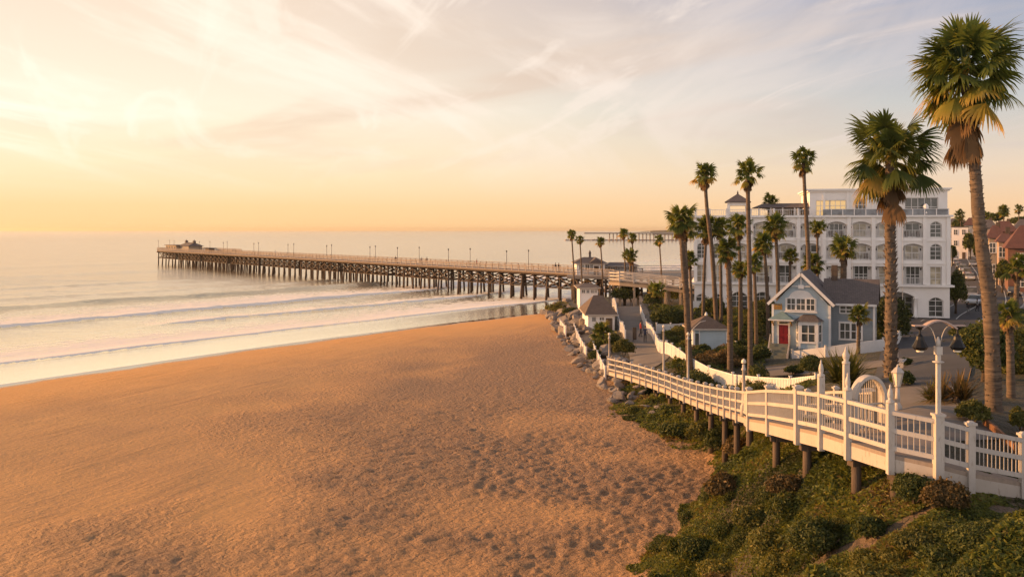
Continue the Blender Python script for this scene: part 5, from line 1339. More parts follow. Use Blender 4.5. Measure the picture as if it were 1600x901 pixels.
# spiky plants
def spiky(px, py, wpx, dist, label, n=120, mt='bush_y', seed=1, hf=1.0, wd=.03):
    dist = ground_hit(px, py+wpx*.17); S = dist/FPX; c = at(px, py, dist); g = gh(c.x, c.y); rng = random.Random(seed); lm = LM()
    o = empty('spiky_plant', (c.x, c.y, g), label, 'plant')
    Rr = wpx*S/2
    for k in range(3 if n > 60 else 1):
        bx_, by_ = (rng.uniform(-.45, .45)*Rr, rng.uniform(-.3, .3)*Rr) if n > 60 else (0, 0)
        bz_ = Rr*.12
        for i in range(n//3 if n > 60 else n):
            el = R(rng.uniform(0, 80)); a = rng.uniform(0, 6.28); ln = Rr*rng.uniform(.8, 1.25)*hf
            dd = Vector((math.cos(el)*math.cos(a), math.cos(el)*math.sin(a), math.sin(el))); sd = dd.cross(up).normalized() if abs(dd.z) < .99 else Vector((1, 0, 0))
            b0 = Vector((bx_, by_, bz_)); m1 = b0+dd*ln*.55; t1 = m1+(dd-up*.35).normalized()*ln*.45
            w_ = wd*Rr; tn = rng.random()
            lm.strip([np.array(b0+sd*w_), np.array(m1+sd*w_*.9), np.array(t1+sd*w_*.1)], [np.array(b0-sd*w_), np.array(m1-sd*w_*.9), np.array(t1-sd*w_*.1)], [tn*.6, tn*.8, min(1, tn+.25)])
    lm.build('leaves', M[mt], o); MB().lathe((0, 0, -.2), [(Rr*.12, 0), (Rr*.1, Rr*.3+.2)], 7).build('stem', M['branch'], o)
spiky(1322, 588, 104, 42, 'big golden spiky plant behind the hoop gate', 400, 'bush_y', 3)
spiky(1494, 616, 92, 34, 'spiky plant with reddish tips beside the twin lantern post', 240, 'bush_o', 5)
spiky(1462, 620, 60, 33, 'green spiky plant left of the reddish one near the twin lantern post', 180, 'bush_y', 6)
spiky(1160, 606, 34, 62, 'small spiky plant at the foot of the very tall palm', 90, 'bush_y', 7)
spiky(1020, 600, 24, 74, 'small spiky plant behind the ramp near the baby palm', 70, 'bush_y', 8)

# ---- the scrub on the bluff: one carpet of leaves over low mounds, left open on the sandy tracks
rs_ = np.random.RandomState(12)
n = 800000
Y_ = 15.5*(77/15.5)**rs_.random(n); U_ = rs_.uniform(-.02, .66, n); X_ = U_*Y_
dd2 = inland_d(X_, Y_)+ (fbm(X_/2.2, Y_/2.2, 4, 21)-.5)*3.2
mound = fbm(X_/2.1+5, Y_/2.1, 3, 33); fine_ = fbm(X_/.55, Y_/.55, 2, 44)
trk = trail_d(X_, Y_)+(fine_-.5)*.5; trk2 = trk+1
dens = np.clip((mound-.22)*6, 0, 1)
# right of the boardwalk the ground is path and garden
rpx = np.array([p.x for p in RP]); rpy = np.array([p.y for p in RP])
bwx = np.interp(Y_, rpy[np.argsort(rpy)], rpx[np.argsort(rpy)])
right = (X_ > bwx+2.1+ (Y_ < 23.2)*60) & (Y_ > 22)
keep = (dd2 > -.2) & (trk > .34) & (rs_.random(n) < .2+.8*dens) & ~right & (Y_ < 76)
under = (np.abs(X_-bwx-1.1) < 1.4) & (Y_ > 23)
keep &= ~(under & (rs_.random(n) < .35))
X_, Y_, mound, fine_, dd2 = X_[keep], Y_[keep], mound[keep], fine_[keep], dd2[keep]; under = under[keep]; k_ = len(X_)
cl_ = np.clip((vnoise(X_/1.15+3, Y_/1.15+7, 201)-.35)*2.2, 0, 1)
hgt2 = np.clip((mound-.3)*1.9, .05, 1.0)*(.35+1.0*cl_)*np.clip(dd2*.5, .15, 1)*(.35+.95*fine_)*np.where(under, .35, .82)*np.where((X_ > 10.5) & (Y_ > 20.5) & (Y_ < 23), .35, 1)
G_ = height(X_, Y_)+ (fbm(X_/2.5, Y_/2.5, 4, 9)-.5)*.35
Z_ = G_+hgt2*(1-.5*rs_.random(k_)**2)
patch = fbm(X_/3.3+8, Y_/3.3, 3, 55)
sp2 = fbm(X_/1.3+31, Y_/1.3, 3, 91)
tint = np.clip(.32+(patch-.5)*1.5+(sp2-.5)*.7+rs_.normal(0, .17, k_), 0, 1)
sz = (.030+.0016*Y_)*rs_.uniform(.5, 1.35, k_)*np.where(sp2 > .56, 1.5, 1)*np.where(sp2 < .4, .75, 1)
Nn = np.stack([rs_.normal(0, .7, k_), rs_.normal(0, .7, k_)-.2, np.full(k_, .9)], 1)
V, F, T = leaf_quads(np.stack([X_, Y_, Z_], 1), Nn, sz, .5, tint, rs_)
o = link_mesh('scrub', np_mesh('scrub', V, F, False, {'tint': T}), M['cover']); tag(o, kind='stuff')
# low planting that fills the beds of the garden
n = 230000
Y2 = 38*(128/38)**rs_.random(n); U2 = rs_.uniform(.115, .60, n); X2 = U2*Y2
ok = (inland_d(X2, Y2) > 2.0) & (X2 > np.interp(Y2, rpy[np.argsort(rpy)], rpx[np.argsort(rpy)])+2.8)
def line_d(pts, X, Y):
    best = np.full(np.shape(X), 1e9); key = tuple(pts)
    if key not in PCACHE: PCACHE[key] = [ghit(*p) for p in pts]
    P = PCACHE[key]
    for a, b_ in zip(P, P[1:]):
        ax_, ay_ = b_.x-a.x, b_.y-a.y; k = np.clip(((X-a.x)*ax_+(Y-a.y)*ay_)/(ax_*ax_+ay_*ay_), 0, 1)
        best = np.minimum(best, np.hypot(X-a.x-k*ax_, Y-a.y-k*ay_))
    return best
PCACHE = {}
PATHS = (([(1428, 612), (1442, 575), (1452, 545), (1470, 515), (1497, 494), (1535, 474), (1536, 455)], 5.2), ([(979, 462), (983, 480), (990, 505), (1003, 530), (1014, 552), (1016, 572), (985, 588)], 2.7), ([(1180, 583), (1240, 576), (1300, 575), (1370, 568), (1425, 560)], 2.4), ([(1330, 505), (1420, 508), (1480, 506)], 5.0), ([(1420, 655), (1425, 632), (1432, 606)], 2.2))
for pts, hw in PATHS:
    ok &= line_d(pts, X2, Y2) > hw
px2 = 800+U2*FPX; ok &= ~((px2 > 1195) & (px2 < 1425) & (Y2 > 58) & (Y2 < 84.5))
g2 = fbm(X2/2.6, Y2/2.6, 3, 121); ok &= rs_.random(n) < np.clip((g2-.33)*5, .05, 1)
X2, Y2, g2 = X2[ok], Y2[ok], g2[ok]; k_ = len(X2)
Z2 = height(X2, Y2)+np.clip((g2-.35)*1.8, .03, .7)*(1-.5*rs_.random(k_)**2)
tint = np.clip(.30+(fbm(X2/4+8, Y2/4, 3, 155)-.5)*1.5+rs_.normal(0, .16, k_), 0, 1)
Nn = np.stack([rs_.normal(0, .7, k_), rs_.normal(0, .7, k_)-.2, np.full(k_, .9)], 1)
V, F, T = leaf_quads(np.stack([X2, Y2, Z2], 1), Nn, (.05+.0012*Y2)*rs_.uniform(.6, 1.35, k_), .5, tint, rs_)
tag(link_mesh('ground_cover', np_mesh('ground_cover', V, F, False, {'tint': T}), M['cover']), kind='stuff')
# many low scrub bushes and garden shrubs, each its own thing, copied from a few
def bush_protos():
    out = []
    for k, (mt, lum) in enumerate((('bush', 14), ('bush_y', 12), ('bush_o', 16), ('bush', 9), ('bush_y', 18))):
        rs2 = np.random.RandomState(300+k); P, N_, dep = blob_points(1500, 1, .9, .72, rs2, lum, -.25, .58)
        tint = np.clip(rs2.beta(2, 2.3, len(P))+.2*(rs2.random(len(P)) > .9), 0, 1)
        V, F, T = leaf_quads(P+np.array([0, 0, .28]), N_+rs2.normal(0, .8, P.shape), .085*rs2.uniform(.5, 1.3, len(P)), .45, tint, rs2)
        me = np_mesh('bush', V, F, False, {'tint': T}); me.materials.append(M[mt]); out.append(me)
    return out
BPR = bush_protos()
def scatter_bushes(n, label, group, yr, ur, test, smin, smax, seed, name='scrub_bush', cat='bush', mix=(0, 1, 2, 3, 4)):
    r2 = random.Random(seed); placed = []; tries = 0
    while len(placed) < n and tries < 9000:
        tries += 1; y2 = yr[0]*(yr[1]/yr[0])**r2.random(); x2 = r2.uniform(*ur)*y2
        if not test(x2, y2): continue
        s = r2.uniform(smin, smax)
        if any(math.hypot(x2-a, y2-b_) < (s+c)*.62 for a, b_, c in placed): continue
        placed.append((x2, y2, s)); o = bpy.data.objects.new(name, BPR[r2.choice(mix)]); COL.objects.link(o)
        o.location = (x2, y2, gh(x2, y2)-.04); o.scale = (s*r2.uniform(.85, 1.25), s*r2.uniform(.85, 1.2), s*r2.uniform(.7, 1.25)); o.rotation_euler.z = r2.uniform(0, 6.28)
        tag(o, label, cat, group)
def bw_x(y2): return float(np.interp(y2, rpy[np.argsort(rpy)], rpx[np.argsort(rpy)]))
def on_bluff(x2, y2):
    if float(inland_d(np.array(x2), np.array(y2))) < .5 or float(trail_d(np.array([x2]), np.array([y2]))[0]) < .8: return False
    if y2 < 23.2: return y2 < 21.2 or x2 < 9.4
    return x2 < bw_x(y2)-.35
scatter_bushes(85, 'low ragged scrub bush on the bluff slope below the boardwalk', 'low scrub bushes on the bluff', (16.5, 72), (-.02, .66), on_bluff, .28, .75, 5)
BLD = [(hotel.location.x+17, hotel.location.y+3, 19), (house.location.x+2.5, house.location.y+2, 6.2), (gz_h.location.x, gz_h.location.y+1.8, 3.2)]
def in_garden(x2, y2):
    if float(inland_d(np.array(x2), np.array(y2))) < 4 or x2 < bw_x(y2)+3.2: return False
    for pts, hw in PATHS:
        if float(line_d(pts, np.array([x2]), np.array([y2]))[0]) < hw+.9: return False
    if 1190 < 800+x2/y2*FPX < 1425 and 50 < y2 < 87: return False
    for bx_, by_, r_ in BLD[1:]:
        if math.hypot(x2-bx_, y2-by_) < r_: return False
    c_, s_2 = math.cos(R(13.2)), math.sin(R(13.2)); lx = (x2-hotel.location.x)*c_-(y2-hotel.location.y)*s_2; ly = (x2-hotel.location.x)*s_2+(y2-hotel.location.y)*c_
    return not (-1.5 < lx < 36 and ly > -1.8)
scatter_bushes(75, 'rounded shrub in the planted beds between the picket fence and the hotel', 'garden shrubs among the palms', (42, 122), (.11, .52), in_garden, .6, 1.5, 9, 'garden_shrub', 'shrub', (0, 0, 1, 2, 3, 4))
# a few bushes that stand out of the scrub
for i, (px, py, w_, h_, d_, mt, lab) in enumerate([
    (1285, 842, 110, 66, 27.2, 'bush', 'big rounded green bush in the middle of the bluff scrub'),
    (1357, 825, 50, 44, 25.5, 'bush', 'smaller green bush right of the big one on the bluff'),
    (1478, 778, 70, 60, 22.8, 'bush_o', 'tawny dry bush below the boardwalk lamp'),
    (1430, 765, 80, 50, 25.0, 'bush', 'dark bush under the boardwalk left of the dry bush'),
    (1545, 850, 130, 60, 19.5, 'bush', 'wide leafy bush in the bottom right corner'),
    (1440, 850, 90, 40, 22.0, 'bush_y', 'low sunlit bush left of the corner bush on the bluff'),
    (1130, 760, 60, 40, 45.5, 'bush_o', 'dry brown bush at the beach edge of the scrub'),
    (1180, 810, 70, 40, 35, 'bush_y', 'low sunlit bush near the sand below the boardwalk'),
    (1080, 858, 80, 40, 34.5, 'bush', 'dark green bush where the scrub meets the sand at the bottom'),
    (1060, 672, 60, 24, 58, 'bush', 'green bush below the ramp on the sand'),
    (1098, 676, 52, 34, 55, 'bush_y', 'sunlit bush at the foot of the ramp piles by the sand'),
    (1130, 688, 60, 42, 50, 'bush', 'dark leafy bush covering the pile feet where the ramp meets the tall railing'),
    (1156, 700, 52, 40, 45, 'bush_o', 'tawny bush against the piles left of the first near post'),
    (1230, 760, 60, 36, 33, 'bush_o', 'tawny bush between the boardwalk piles')]):
    bush(px, py, w_, h_, d_, lab, mt=mt, n=int(5200*w_/90), leaf=.0019*d_, lumps=14, seed=70+i)
# ------------------------------------------------------------------ paths, street, town, rocks, cars, people
M['asphalt'] = mat('asphalt', (.075, .072, .07), .85, .12, .5, col2=(.055, .053, .052), bump=.006, bscale=25)
M['paving'] = mat('concrete_paving', (.19, .165, .14), .85, .1, .7, col2=(.14, .122, .105), bump=.008, bscale=9)
M['kerb'] = mat('kerb_stone', (.36, .33, .30), .8, .1, 2)
M['line'] = mat('road_paint', (.62, .60, .54), .7, .15, 3)
def ribbon(name, pts, widths, mt, lift=.03, nx=7, step=1.2, kind='structure'):
    P = [Vector(p) for p in pts]; path = []; wd = []
    for i, (a, b_) in enumerate(zip(P, P[1:])):
        n = max(2, int((b_-a).length/step))
        for k in range(n): path.append(a.lerp(b_, k/n)); wd.append(widths[i]+(widths[i+1]-widths[i])*k/n)
    path.append(P[-1]); wd.append(widths[-1]); path = np.array([(p.x, p.y) for p in path]); wd = np.array(wd)
    for _ in range(3*3): path[1:-1] = (path[:-2]+path[1:-1]*2+path[2:])/4
    tn = np.gradient(path, axis=0); tn /= np.linalg.norm(tn, axis=1, keepdims=True); nr = np.stack([tn[:, 1], -tn[:, 0]], 1)
    u = np.linspace(-.5, .5, nx); xy = path[:, None]+nr[:, None]*(u[None, :, None]*wd[:, None, None])
    z_ = height(xy[..., 0], xy[..., 1]); zc = z_
    dip = np.where(xy[..., 1] < 62, .16, 0.03)
    V = np.concatenate([xy, (zc+lift+dip*0)[..., None]], -1).reshape(-1, 3)
    i = np.arange(len(path)*nx).reshape(len(path), nx)
    F = np.stack([i[:-1, :-1], i[:-1, 1:], i[1:, 1:], i[1:, :-1]], -1).reshape(-1, 4)
    o = link_mesh(name, np_mesh(name, V, F, True), mt); tag(o, kind=kind); return path, nr, wd
st = [(1428, 612), (1442, 575), (1452, 545), (1470, 515), (1497, 494), (1535, 474), (1536, 455), (1529, 436), (1519, 417), (1509, 404), (1501, 395)]
sp_ = [ghit(*p) for p in st]
path, nr, wd = ribbon('street', sp_, [3.2, 5.0, 7.5, 10, 11, 11, 11, 11, 11, 11, 11], M['asphalt'], .05, 9)
def line_along(off, i0, i1, w_, name, mt, h=.0, lift=.054):
    q = MB()
    for i in range(i0, i1-1):
        for u in (0,):
            a = path[i]+nr[i]*off; b_ = path[i+1]+nr[i+1]*off; n0, n1 = nr[i]*w_/2, nr[i+1]*w_/2
            za, zb = gh(*a)+lift, gh(*b_)+lift
            P = [(a[0]-n0[0], a[1]-n0[1], za), (a[0]+n0[0], a[1]+n0[1], za), (b_[0]+n1[0], b_[1]+n1[1], zb), (b_[0]-n1[0], b_[1]-n1[1], zb)]
            if h: q.poly_prism(P, (0, 0, h))
            else: q.quad(*P)
    return tag(q.build(name, mt), kind='structure')
kk = next(i for i in range(len(path)) if path[i][1] > 112)
for off in (-5.7, 5.7): line_along(off, kk, len(path), .3, 'kerb', M['kerb'], .13, .0)
for off in (-7.3, 7.3): line_along(off, kk, len(path), 2.9, 'pavement', M['paving'], .0, .10)
line_along(.0, kk+10, len(path), .14, 'road_marking', M['line'], 0, .06); line_along(3.2, kk, len(path), .12, 'road_marking', M['line'], 0, .06); line_along(-3.2, kk, len(path), .12, 'road_marking', M['line'], 0, .06)
ribbon('plaza_path', [Vector((12.6, 25.2, 0)), ghit(1420, 655), ghit(1425, 632), ghit(1432, 606)], [3.6, 3.2, 3.0, 2.8], M['paving'], .07, 7, .5)
ribbon('promenade_path', [ghit(979, 462), ghit(983, 480), ghit(990, 505), ghit(1003, 530), ghit(1014, 552), ghit(1016, 572), ghit(985, 588)], [5, 5, 4.6, 4.2, 3.8, 3.4, 3.0], M['paving'], .06, 7, .8)
ribbon('garden_path', [ghit(1180, 583), ghit(1240, 576), ghit(1300, 575), ghit(1370, 568), ghit(1425, 560)], [3.5, 4, 4, 4, 5], M['paving'], .055, 9, .8)
ribbon('forecourt', [ghit(1240, 512)+Vector((0, 6, 0)), ghit(1330, 505)+Vector((0, 3, 0)), ghit(1420, 508), ghit(1480, 506)], [6, 7, 9, 9], M['paving'], .045, 9, 1.2)
ribbon('bank_path', [ghit(905, 484), ghit(897, 505), ghit(907, 530), ghit(925, 556), ghit(945, 580)], [2.2]*5, M['paving'], .05, 5, .8)

# rocks
rng = random.Random(21); rockM = mat('riprap_rock', (.27, .23, .195), .9, .35, 1.1, col2=(.15, .125, .105), bump=.05, bscale=3)
rmesh = []
for k in range(7):
    bm = bmesh.new(); bmesh.ops.create_icosphere(bm, subdivisions=2, radius=1)
    cuts = [Vector((rng.gauss(0, 1), rng.gauss(0, 1), rng.gauss(0, 1))).normalized() for _ in range(9)]
    for v in bm.verts:
        p = v.co.copy()
        for c in cuts:
            dd_ = p.dot(c)
            if dd_ > .5: p -= c*(dd_-.5)
        v.co = Vector((p.x*1.25, p.y*.95, p.z*.8))*(1+rng.uniform(-.05, .05))
    me = bpy.data.meshes.new('boulder'); bm.to_mesh(me); bm.free(); me.materials.append(rockM); rmesh.append(me)
y_ = 71.0; cnt_r = 0
while y_ < 156:
    for lane in range(3):
        y2 = y_+rng.uniform(-.8, .8); x2 = float(toe(np.array(y2)))-.5+lane*1.25+rng.uniform(-.5, .5)+(-.0)
        if lane == 2 and rng.random() < .45: continue
        o = bpy.data.objects.new('boulder', rmesh[rng.randrange(7)]); COL.objects.link(o); s = rng.choice([.3, .4, .5, .62, .8])*(1+.3*(y_ > 110))
        o.location = (x2, y2, gh(x2, y2)+s*.22+lane*.12); o.scale = (s*rng.uniform(.8, 1.2), s*rng.uniform(.8, 1.2), s*rng.uniform(.8, 1.1)); o.rotation_euler = (rng.uniform(-.5, .5), rng.uniform(-.5, .5), rng.uniform(0, 6))
        tag(o, 'rough grey brown boulder in the rock bank along the sand', 'boulder', 'boulders of the rock bank along the beach'); cnt_r += 1
    y_ += 1.25
for px, py in ((960, 612), (975, 618), (990, 622), (1005, 640), (1028, 640), (955, 628), (985, 634), (1018, 648)):
    p = ghit(px, py); o = bpy.data.objects.new('boulder', rmesh[rng.randrange(7)]); COL.objects.link(o); s = rng.uniform(.35, .7)
    o.location = p+up*.1; o.scale = (s, s, s*.8); o.rotation_euler.z = rng.uniform(0, 6); tag(o, 'stray boulder lying on the sand below the ramp', 'boulder', 'stray boulders below the ramp')

# town houses beyond the street
def town_house(px0, px1, dist, pe, pr, wall, roof, label, depth=10, rz=R(-27), storeys=2, flat=False, name='town_house'):
    S = dist/FPX; W_ = (px1-px0)*S; xc = gx((px0+px1)/2, dist); g = gh(xc, dist)-.3
    h = empty(name, (xc, dist, g), label, 'house', 'houses of the town along the street', rz)
    ze = gz(pe, dist)-g; zr = gz(pr, dist+depth*.4)-g
    MB().box((0, depth/2, ze/2), (W_, depth, ze)).build('wall', M[wall], h)
    if flat: MB().box((0, depth/2, ze+.12), (W_+.5, depth+.5, .26)).build('roof', M[roof], h)
    else:
        n = MB(); a, b_ = W_/2+.6, depth+.6; rl = W_*.22
        n.add([(-a, -.6, ze), (a, -.6, ze), (a, b_, ze), (-a, b_, ze), (-rl, depth/2, zr), (rl, depth/2, zr)], [(0, 1, 5, 4), (1, 2, 5), (2, 3, 4, 5), (3, 0, 4), (0, 3, 2, 1)]); n.build('roof', M[roof], h)
    nw = max(2, int(W_/2.6)); fh = ze/storeys
    for j in range(storeys):
        for k in range(nw):
            if j == 0 and k == nw//2: MB().box((-W_/2+W_*(k+.5)/nw, -.04, fh*.36), (1.0, .08, fh*.72)).build('door', M['wood_dark'], h); continue
            window(h, -W_/2+W_*(k+.5)/nw, -.05, j*fh+fh*.32, 1.15, fh*.46, 2, 2, fw=.1, gl='glass')
    MB().box((W_*.2, depth*.5, (ze+zr)/2+.9), (.8, .8, 2.2 if not flat else .8)).build('chimney', M['wood_dark'], h)
    return h
M['brick_wall'] = mat('reddish_stucco', (.20, .10, .07), .85, .15, .8); M['pink_wall'] = mat('pale_pink_stucco', (.40, .29, .23), .85, .1, .8); M['grey_wall'] = mat('grey_stucco', (.40, .38, .36), .85, .1, .8)
town_house(1580, 1650, 150, 388, 352, 'brick_wall', 'roof_red', 'large red brick house with hip roof at the right edge of the town', 14)
town_house(1562, 1582, 168, 378, 364, 'pink_wall', 'roof_red', 'pink house with red roof left of the brick house', 12)
town_house(1547, 1566, 185, 372, 352, 'tan_wall', 'roof_red', 'tan house with tall red roof just right of the tallest palm trunk', 12)
town_house(1554, 1586, 230, 362, 345, 'brick_wall', 'roof_red', 'red roofed house high in the second row of the town', 14)
town_house(1586, 1625, 240, 360, 342, 'tan_wall', 'roof', 'brown roofed house in the second row at the right edge', 14)
town_house(1488, 1511, 300, 355, 345, 'hotel', 'roof', 'white three storey house beside the hotel across the far street', 14, storeys=3, flat=True)
town_house(1508, 1530, 340, 352, 340, 'grey_wall', 'roof_red', 'grey house with red roof far down the street', 14)
town_house(1482, 1500, 400, 349, 341, 'tan_wall', 'roof', 'small tan house at the far end of the street beside the hotel', 14)
town_house(1530, 1556, 290, 356, 343, 'pink_wall', 'roof', 'pink far house behind the tallest palm trunk', 14)
town_house(1618, 1690, 200, 365, 345, 'grey_wall', 'roof', 'grey house just beyond the right edge', 14)
for i, (px, py, w_, h_, d_, lab) in enumerate([(1516, 378, 20, 34, 290, 'dark tree on the left side of the far street'), (1527, 388, 18, 30, 250, 'dark tree in the middle distance behind the tallest palm trunk'), (1551, 404, 16, 30, 190, 'dark street tree in front of the tan house'),
        (1566, 424, 26, 36, 150, 'dark tree by the pink house'), (1592, 345, 26, 14, 330, 'tree mass on the skyline at the right edge'), (1556, 340, 24, 16, 350, 'tree mass on the skyline above the red roofs'), (1500, 352, 22, 20, 380, 'tree on the skyline beside the hotel corner'), (1488, 395, 12, 22, 240, 'small street tree beside the hotel flank')]):
    bush(px, py, w_, h_, d_, lab, n=1500, leaf=d_*.0018, cat='tree', name='street_tree', trunk=.2, lumps=9, seed=200+i, group='trees along the street')
# street lamps of the town
for i, (px, py, top) in enumerate([(1543, 444, 395), (1556, 452, 398), (1560, 436, 392), (1487, 418, 388)]):
    p = ghit(px, py); l = empty('street_lamp', p, ['grey street lamp post near the tallest palm trunk', 'grey street lamp post in front of the pink house', 'second grey street lamp post further up the right pavement', 'grey street lamp post on the hotel side of the street'][i], 'lamp', 'street lamps in the town')
    zt = gz(top, p.y)-p.z; MB().lathe((0, 0, 0), [(.14, 0), (.09, .4), (.06, zt)], 7).tube([(0, 0, zt-.05), (-.5, 0, zt+.25), (-1.1, 0, zt+.3)], .05, 5).build('post', M['grey_metal'], l); MB().box((-1.2, 0, zt+.27), (.6, .2, .1)).build('lamp_head', M['black'], l)

# cars
carM = {}
def car_paint(n, c):
    m, t, b, o = new_mat(n); b.inputs['Base Color'].default_value = (*c, 1); b.inputs['Roughness'].default_value = .28; b.inputs['Coat Weight'].default_value = .6; b.inputs['Metallic'].default_value = .2; return m
for n, c in (('white_car_paint', (.62, .62, .60)), ('silver_car_paint', (.36, .37, .38)), ('black_car_paint', (.025, .025, .028)), ('blue_car_paint', (.08, .12, .2)), ('red_car_paint', (.22, .03, .03))): carM[n.split('_')[0]] = car_paint(n, c)
M['tyre'] = mat('tyre_rubber', (.02, .02, .02), .9, .1, 2)
M['lamp_red'] = mat('tail_lamp_lens', (.25, .01, .01), .3, .05, 2)
def make_car(x, y, rz, col, label, suv=False):
    c = empty('parked_car', (x, y, gh(x, y)+.05), label, 'car', 'cars along the street', rz)
    hr = 1.72 if suv else 1.45; tail = 2.1
    body = [(-tail, .32), (tail, .32), (2.18, .55), (2.1, .78), (1.05, .93), (-1.75 if suv else -1.35, .98), (-2.1, .92), (-2.2, .6)]
    q = MB(); q.poly_prism([(px_, -.88, z_) for px_, z_ in body], (0, 1.76, 0)); q.build('body', carM[col], c, bevel=.09)
    cab = [(1.0, .92), (.35, hr-.04), (-.2, hr), (-1.55 if suv else -1.0, hr-.03), (-2.05 if suv else -1.75, .97)]
    q = MB(); t_ = .76
    n = len(cab); vs = [(a, -.86+(z_-.92)*.22, z_) for a, z_ in cab]+[(a, .86-(z_-.92)*.22, z_) for a, z_ in cab]
    q.add(vs, [tuple(range(n)), tuple(range(2*n-1, n-1, -1))]+[(i, i+n, i+1+n, i+1) for i in range(n-1)]+[(n-1, 2*n-1, n, 0)]); q.build('windows', M['glass'], c, bevel=.05)
    MB().box((-.6 if suv else -.32, 0, hr+.0), (1.75 if suv else 1.15, 1.36, .07)).build('roof', carM[col], c, bevel=.03)
    for wx in (1.3, -1.3):
        for wy in (-.8, .8):
            w_ = MB().tube([(wx, wy-.11, .33), (wx, wy+.11, .33)], .33, 12).build('wheel', M['tyre'], c); MB().tube([(wx, wy-.125, .33), (wx, wy+.125, .33)], .19, 10).build('rim', M['grey_metal'], w_)
    for wy in (-.62, .62):
        MB().box((2.13, wy, .68), (.12, .36, .14)).build('headlight', M['lamp_glass'], c); MB().box((-2.17, wy, .78), (.09, .3, .16)).build('tail_light', M['lamp_red'], c)
    return c
dirs = lambda i: math.atan2(path[min(i+1, len(path)-1)][1]-path[max(i-1, 0)][1], path[min(i+1, len(path)-1)][0]-path[max(i-1, 0)][0])
def near_i(p): return int(np.argmin(((path-np.array([p.x, p.y]))**2).sum(1)))
for (px, py, col, suv, lab) in [(1524, 477, 'white', False, 'white car nearest to the hotel corner on the street'), (1518, 466, 'silver', True, 'silver high car parked just beyond the nearest white car'), (1516, 438, 'white', False, 'white car at the front of the far parked row'), (1511, 431, 'silver', True, 'silver car second in the far parked row'), (1505, 425, 'white', True, 'white high car third in the far parked row'),
        (1500, 420, 'black', False, 'black car fourth in the far parked row'), (1495, 414, 'silver', False, 'silver car near the end of the far parked row'), (1493, 408, 'white', False, 'white car farthest away in the parked row'), (1520, 416, 'silver', False, 'silver car driving in the middle of the far street'), (1547, 410, 'black', True, 'black high car on the right side of the far street'), (1584, 462, 'black', False, 'black car parked at the right edge of the photo'), (1555, 424, 'red', False, 'dark red car parked on the right side of the street')]:
    p = ghit(px, py); make_car(p.x, p.y, dirs(near_i(p))+(0 if px % 2 else math.pi), col, lab, suv)

# people
skinM = mat('skin', (.36, .20, .13), .6, .05, 3)
cl = {k: mat(k+'_cloth', v, .85, .1, 6) for k, v in dict(dark=(.03, .03, .035), navy=(.03, .04, .08), red=(.30, .04, .03), white=(.6, .57, .53), tan=(.28, .2, .13), grey=(.16, .16, .16)).items()}
def body_mesh(step):
    me = bpy.data.meshes.new('person'); bm = bmesh.new()
    J = [(0, 0, .93), (0, 0, 1.15), (0, .0, 1.38), (0, .0, 1.50), (0, .02, 1.62), (0, .01, 1.72),
         (-.19, 0, 1.40), (-.25, -.03, 1.12), (-.24, .08, .88), (.19, 0, 1.40), (.25, .03, 1.12), (.24, .12, .88),
         (-.09, 0, .88), (-.10, .10*step, .48), (-.10, .08*step-.03, .06), (-.10, .20*step+.08, .03), (.09, 0, .88), (.10, -.03*step, .48), (.10, -.22*step-.02, .06), (.10, -.16*step+.12, .03)]
    rr = [.13, .12, .14, .055, .095, .08, .065, .048, .036, .065, .048, .036, .09, .065, .045, .035, .09, .065, .045, .035]
    E = [(0, 1), (1, 2), (2, 3), (3, 4), (4, 5), (2, 6), (6, 7), (7, 8), (2, 9), (9, 10), (10, 11), (0, 12), (12, 13), (13, 14), (14, 15), (0, 16), (16, 17), (17, 18), (18, 19)]
    vs = [bm.verts.new(p) for p in J]
    for a, b_ in E: bm.edges.new((vs[a], vs[b_]))
    bm.to_mesh(me); bm.free(); o = bpy.data.objects.new('person', me); COL.objects.link(o)
    o.modifiers.new('skin', 'SKIN'); sl = me.skin_vertices[0].data
    for i, r_ in enumerate(rr): sl[i].radius = (r_, r_*.85); sl[i].use_root = i == 0
    o.modifiers.new('sub', 'SUBSURF').levels = 1
    dg = bpy.context.evaluated_depsgraph_get(); m2 = bpy.data.meshes.new_from_object(o.evaluated_get(dg)); bpy.data.objects.remove(o)
    for p in m2.polygons:
        c = p.center; p.use_smooth = True
        p.material_index = 0 if c.z > 1.47 or (abs(c.x) > .17 and c.z < .98 and c.z > .7) else 1 if c.z > .92 else 2
    return m2
bms = [body_mesh(1.0), body_mesh(.25)]
hair_me = None
def person(p, rz, top, leg, label, kind=0):
    me = bms[kind].copy()
    mi = [p_.material_index for p_ in me.polygons]
    for m in (skinM, cl[top], cl[leg]): me.materials.append(m)
    me.polygons.foreach_set('material_index', mi)
    o = bpy.data.objects.new('person', me); COL.objects.link(o); o.location = p; o.rotation_euler.z = rz
    tag(o, label, 'person'); MB().lathe((0, -.01, 1.64), [(.1, 0), (.112, .05), (.09, .12), (.02, .155)], 8).build('hair', cl['dark'], o)
    return o
def on_pier(px, w_): return pB+PQ(hit(px, w_), w_, DZ)
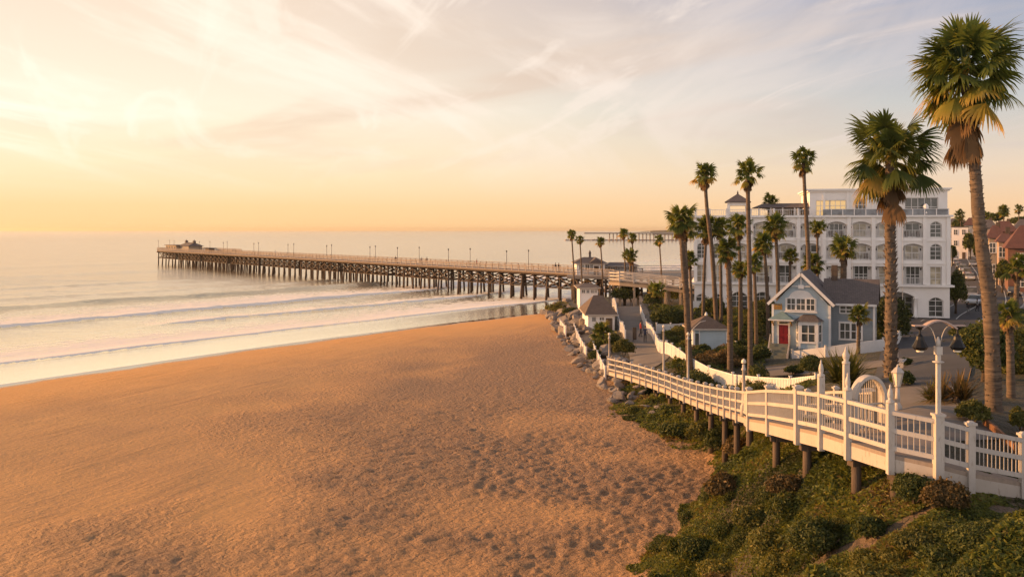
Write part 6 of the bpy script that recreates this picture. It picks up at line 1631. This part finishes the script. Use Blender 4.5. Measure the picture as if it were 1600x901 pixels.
for px, w_, top, leg, lab, k in [(364, 2, 'dark', 'navy', 'person in dark clothes on the outer pier, left of a companion', 1), (367.5, 2.2, 'grey', 'dark', 'person in grey top on the pier, right of the companion in dark clothes', 1), (430, 5, 'white', 'navy', 'person in white top walking on the outer pier', 0), (618, 1.0, 'dark', 'dark', 'lone person in black at the near railing of mid pier', 1),
        (659, 1.2, 'navy', 'dark', 'person in navy near mid pier beside a lamp post', 0), (667, 3, 'tan', 'dark', 'person in tan jacket walking on mid pier', 0), (745, 4, 'red', 'dark', 'person in red top on the near half of the pier', 0), (868, 2, 'dark', 'navy', 'left of two dark clothed people at the landward end of the pier', 1), (873, 2.1, 'dark', 'dark', 'right of two dark clothed people at the landward end of the pier', 1)]:
    person(on_pier(px, w_), random.Random(px).uniform(0, 6), top, leg, lab, k)
for px, py, top, leg, lab, k in [(1001, 527, 'red', 'dark', 'person in red top walking on the promenade path by the fence', 0), (1008, 536, 'navy', 'dark', 'person in navy standing at the fence corner of the promenade', 1), (986, 478, 'white', 'tan', 'person in white top far up the promenade path', 0), (1513, 492, 'dark', 'grey', 'person in dark jacket near the cars at the hotel corner', 0), (1558, 446, 'dark', 'dark', 'pedestrian in black on the right pavement of the street', 0), (1527, 487, 'grey', 'dark', 'person in grey top crossing near the nearest white car', 0)]:
    person(ghit(px, py)+up*.06, random.Random(px).uniform(0, 6), top, leg, lab, k)
for x, y_, top, leg, lab, k in [(34, 160.5, 'dark', 'dark', 'left person of the group leaning on the plaza railing', 1), (37, 160, 'red', 'navy', 'person in red in the group on the pier plaza', 1), (41, 160.5, 'tan', 'dark', 'person in tan in the group on the pier plaza', 0), (47, 161, 'white', 'grey', 'person in white at the right of the pier plaza', 1)]:
    person(Vector((x, y_, 5.6)), 3.0, top, leg, lab, k)
# small furniture
p = ghit(991.5, 534); s = empty('notice_board', p, 'tall dark notice board on the promenade path', 'sign', rz=.15)
MB().box((0, 0, .95), (.42, .07, 1.25)).build('panel', M['wood_dark'], s); MB().box((0, .0, .3), (.34, .3, .1)).box((-.17, .002, .5), (.06, .1, 1.0)).build('stand', M['black'], s)
p = ghit(1408, 575); bn = empty('bench', p, 'white slatted bench on the plaza right of the stout palm', 'bench', rz=R(60))
for k in range(4): MB().box((0, -.18+k*.12, .46), (1.7, .09, .04)).build('seat_slat', M['white'], bn)
for k in range(3): MB().box((0, .26+k*.02, .6+k*.14), (1.7, .035, .1)).build('back_slat', M['white'], bn)
for x in (-.75, .75): MB().box((x, .04, .22), (.09, .5, .44)).box((x, .27, .62), (.08, .07, .5)).build('leg', M['white'], bn)
q = MB(); a, b_ = at(1540, 660, 26.5), at(1640, 700, 23.5)
a.z = gh(a.x, a.y); b_.z = gh(b_.x, b_.y); n = 6
te = empty('timber_edging', a, 'low brown timber edging board beside the boardwalk at the right edge', 'edging')
for k in range(n):
    c, e = a.lerp(b_, k/n), a.lerp(b_, (k+1)/n); c.z, e.z = gh(c.x, c.y), gh(e.x, e.y); q.bar(c-a+up*.12, e-a+up*.12, .07, .30); q.box(c-a+up*.1, (.10, .10, .36))
q.build('board', mat('reddish_timber', (.25, .12, .06), .8, .15, 2, bump=.01), te)
# ------------------------------------------------------------------ the evening sea haze
hz = MB().box((0, 6350, 14.3), (30000, 13300, 38.6)); hm, t, b, o = new_mat('sea_haze'); t.n.remove(b)
pv = t.new('ShaderNodeVolumePrincipled'); pv.inputs['Color'].default_value = (.95, .82, .64, 1); pv.inputs['Density'].default_value = .00007; pv.inputs['Anisotropy'].default_value = .55
t.link(pv.outputs[0], o.inputs['Volume'])
tag(hz.build('haze', hm), kind='stuff')
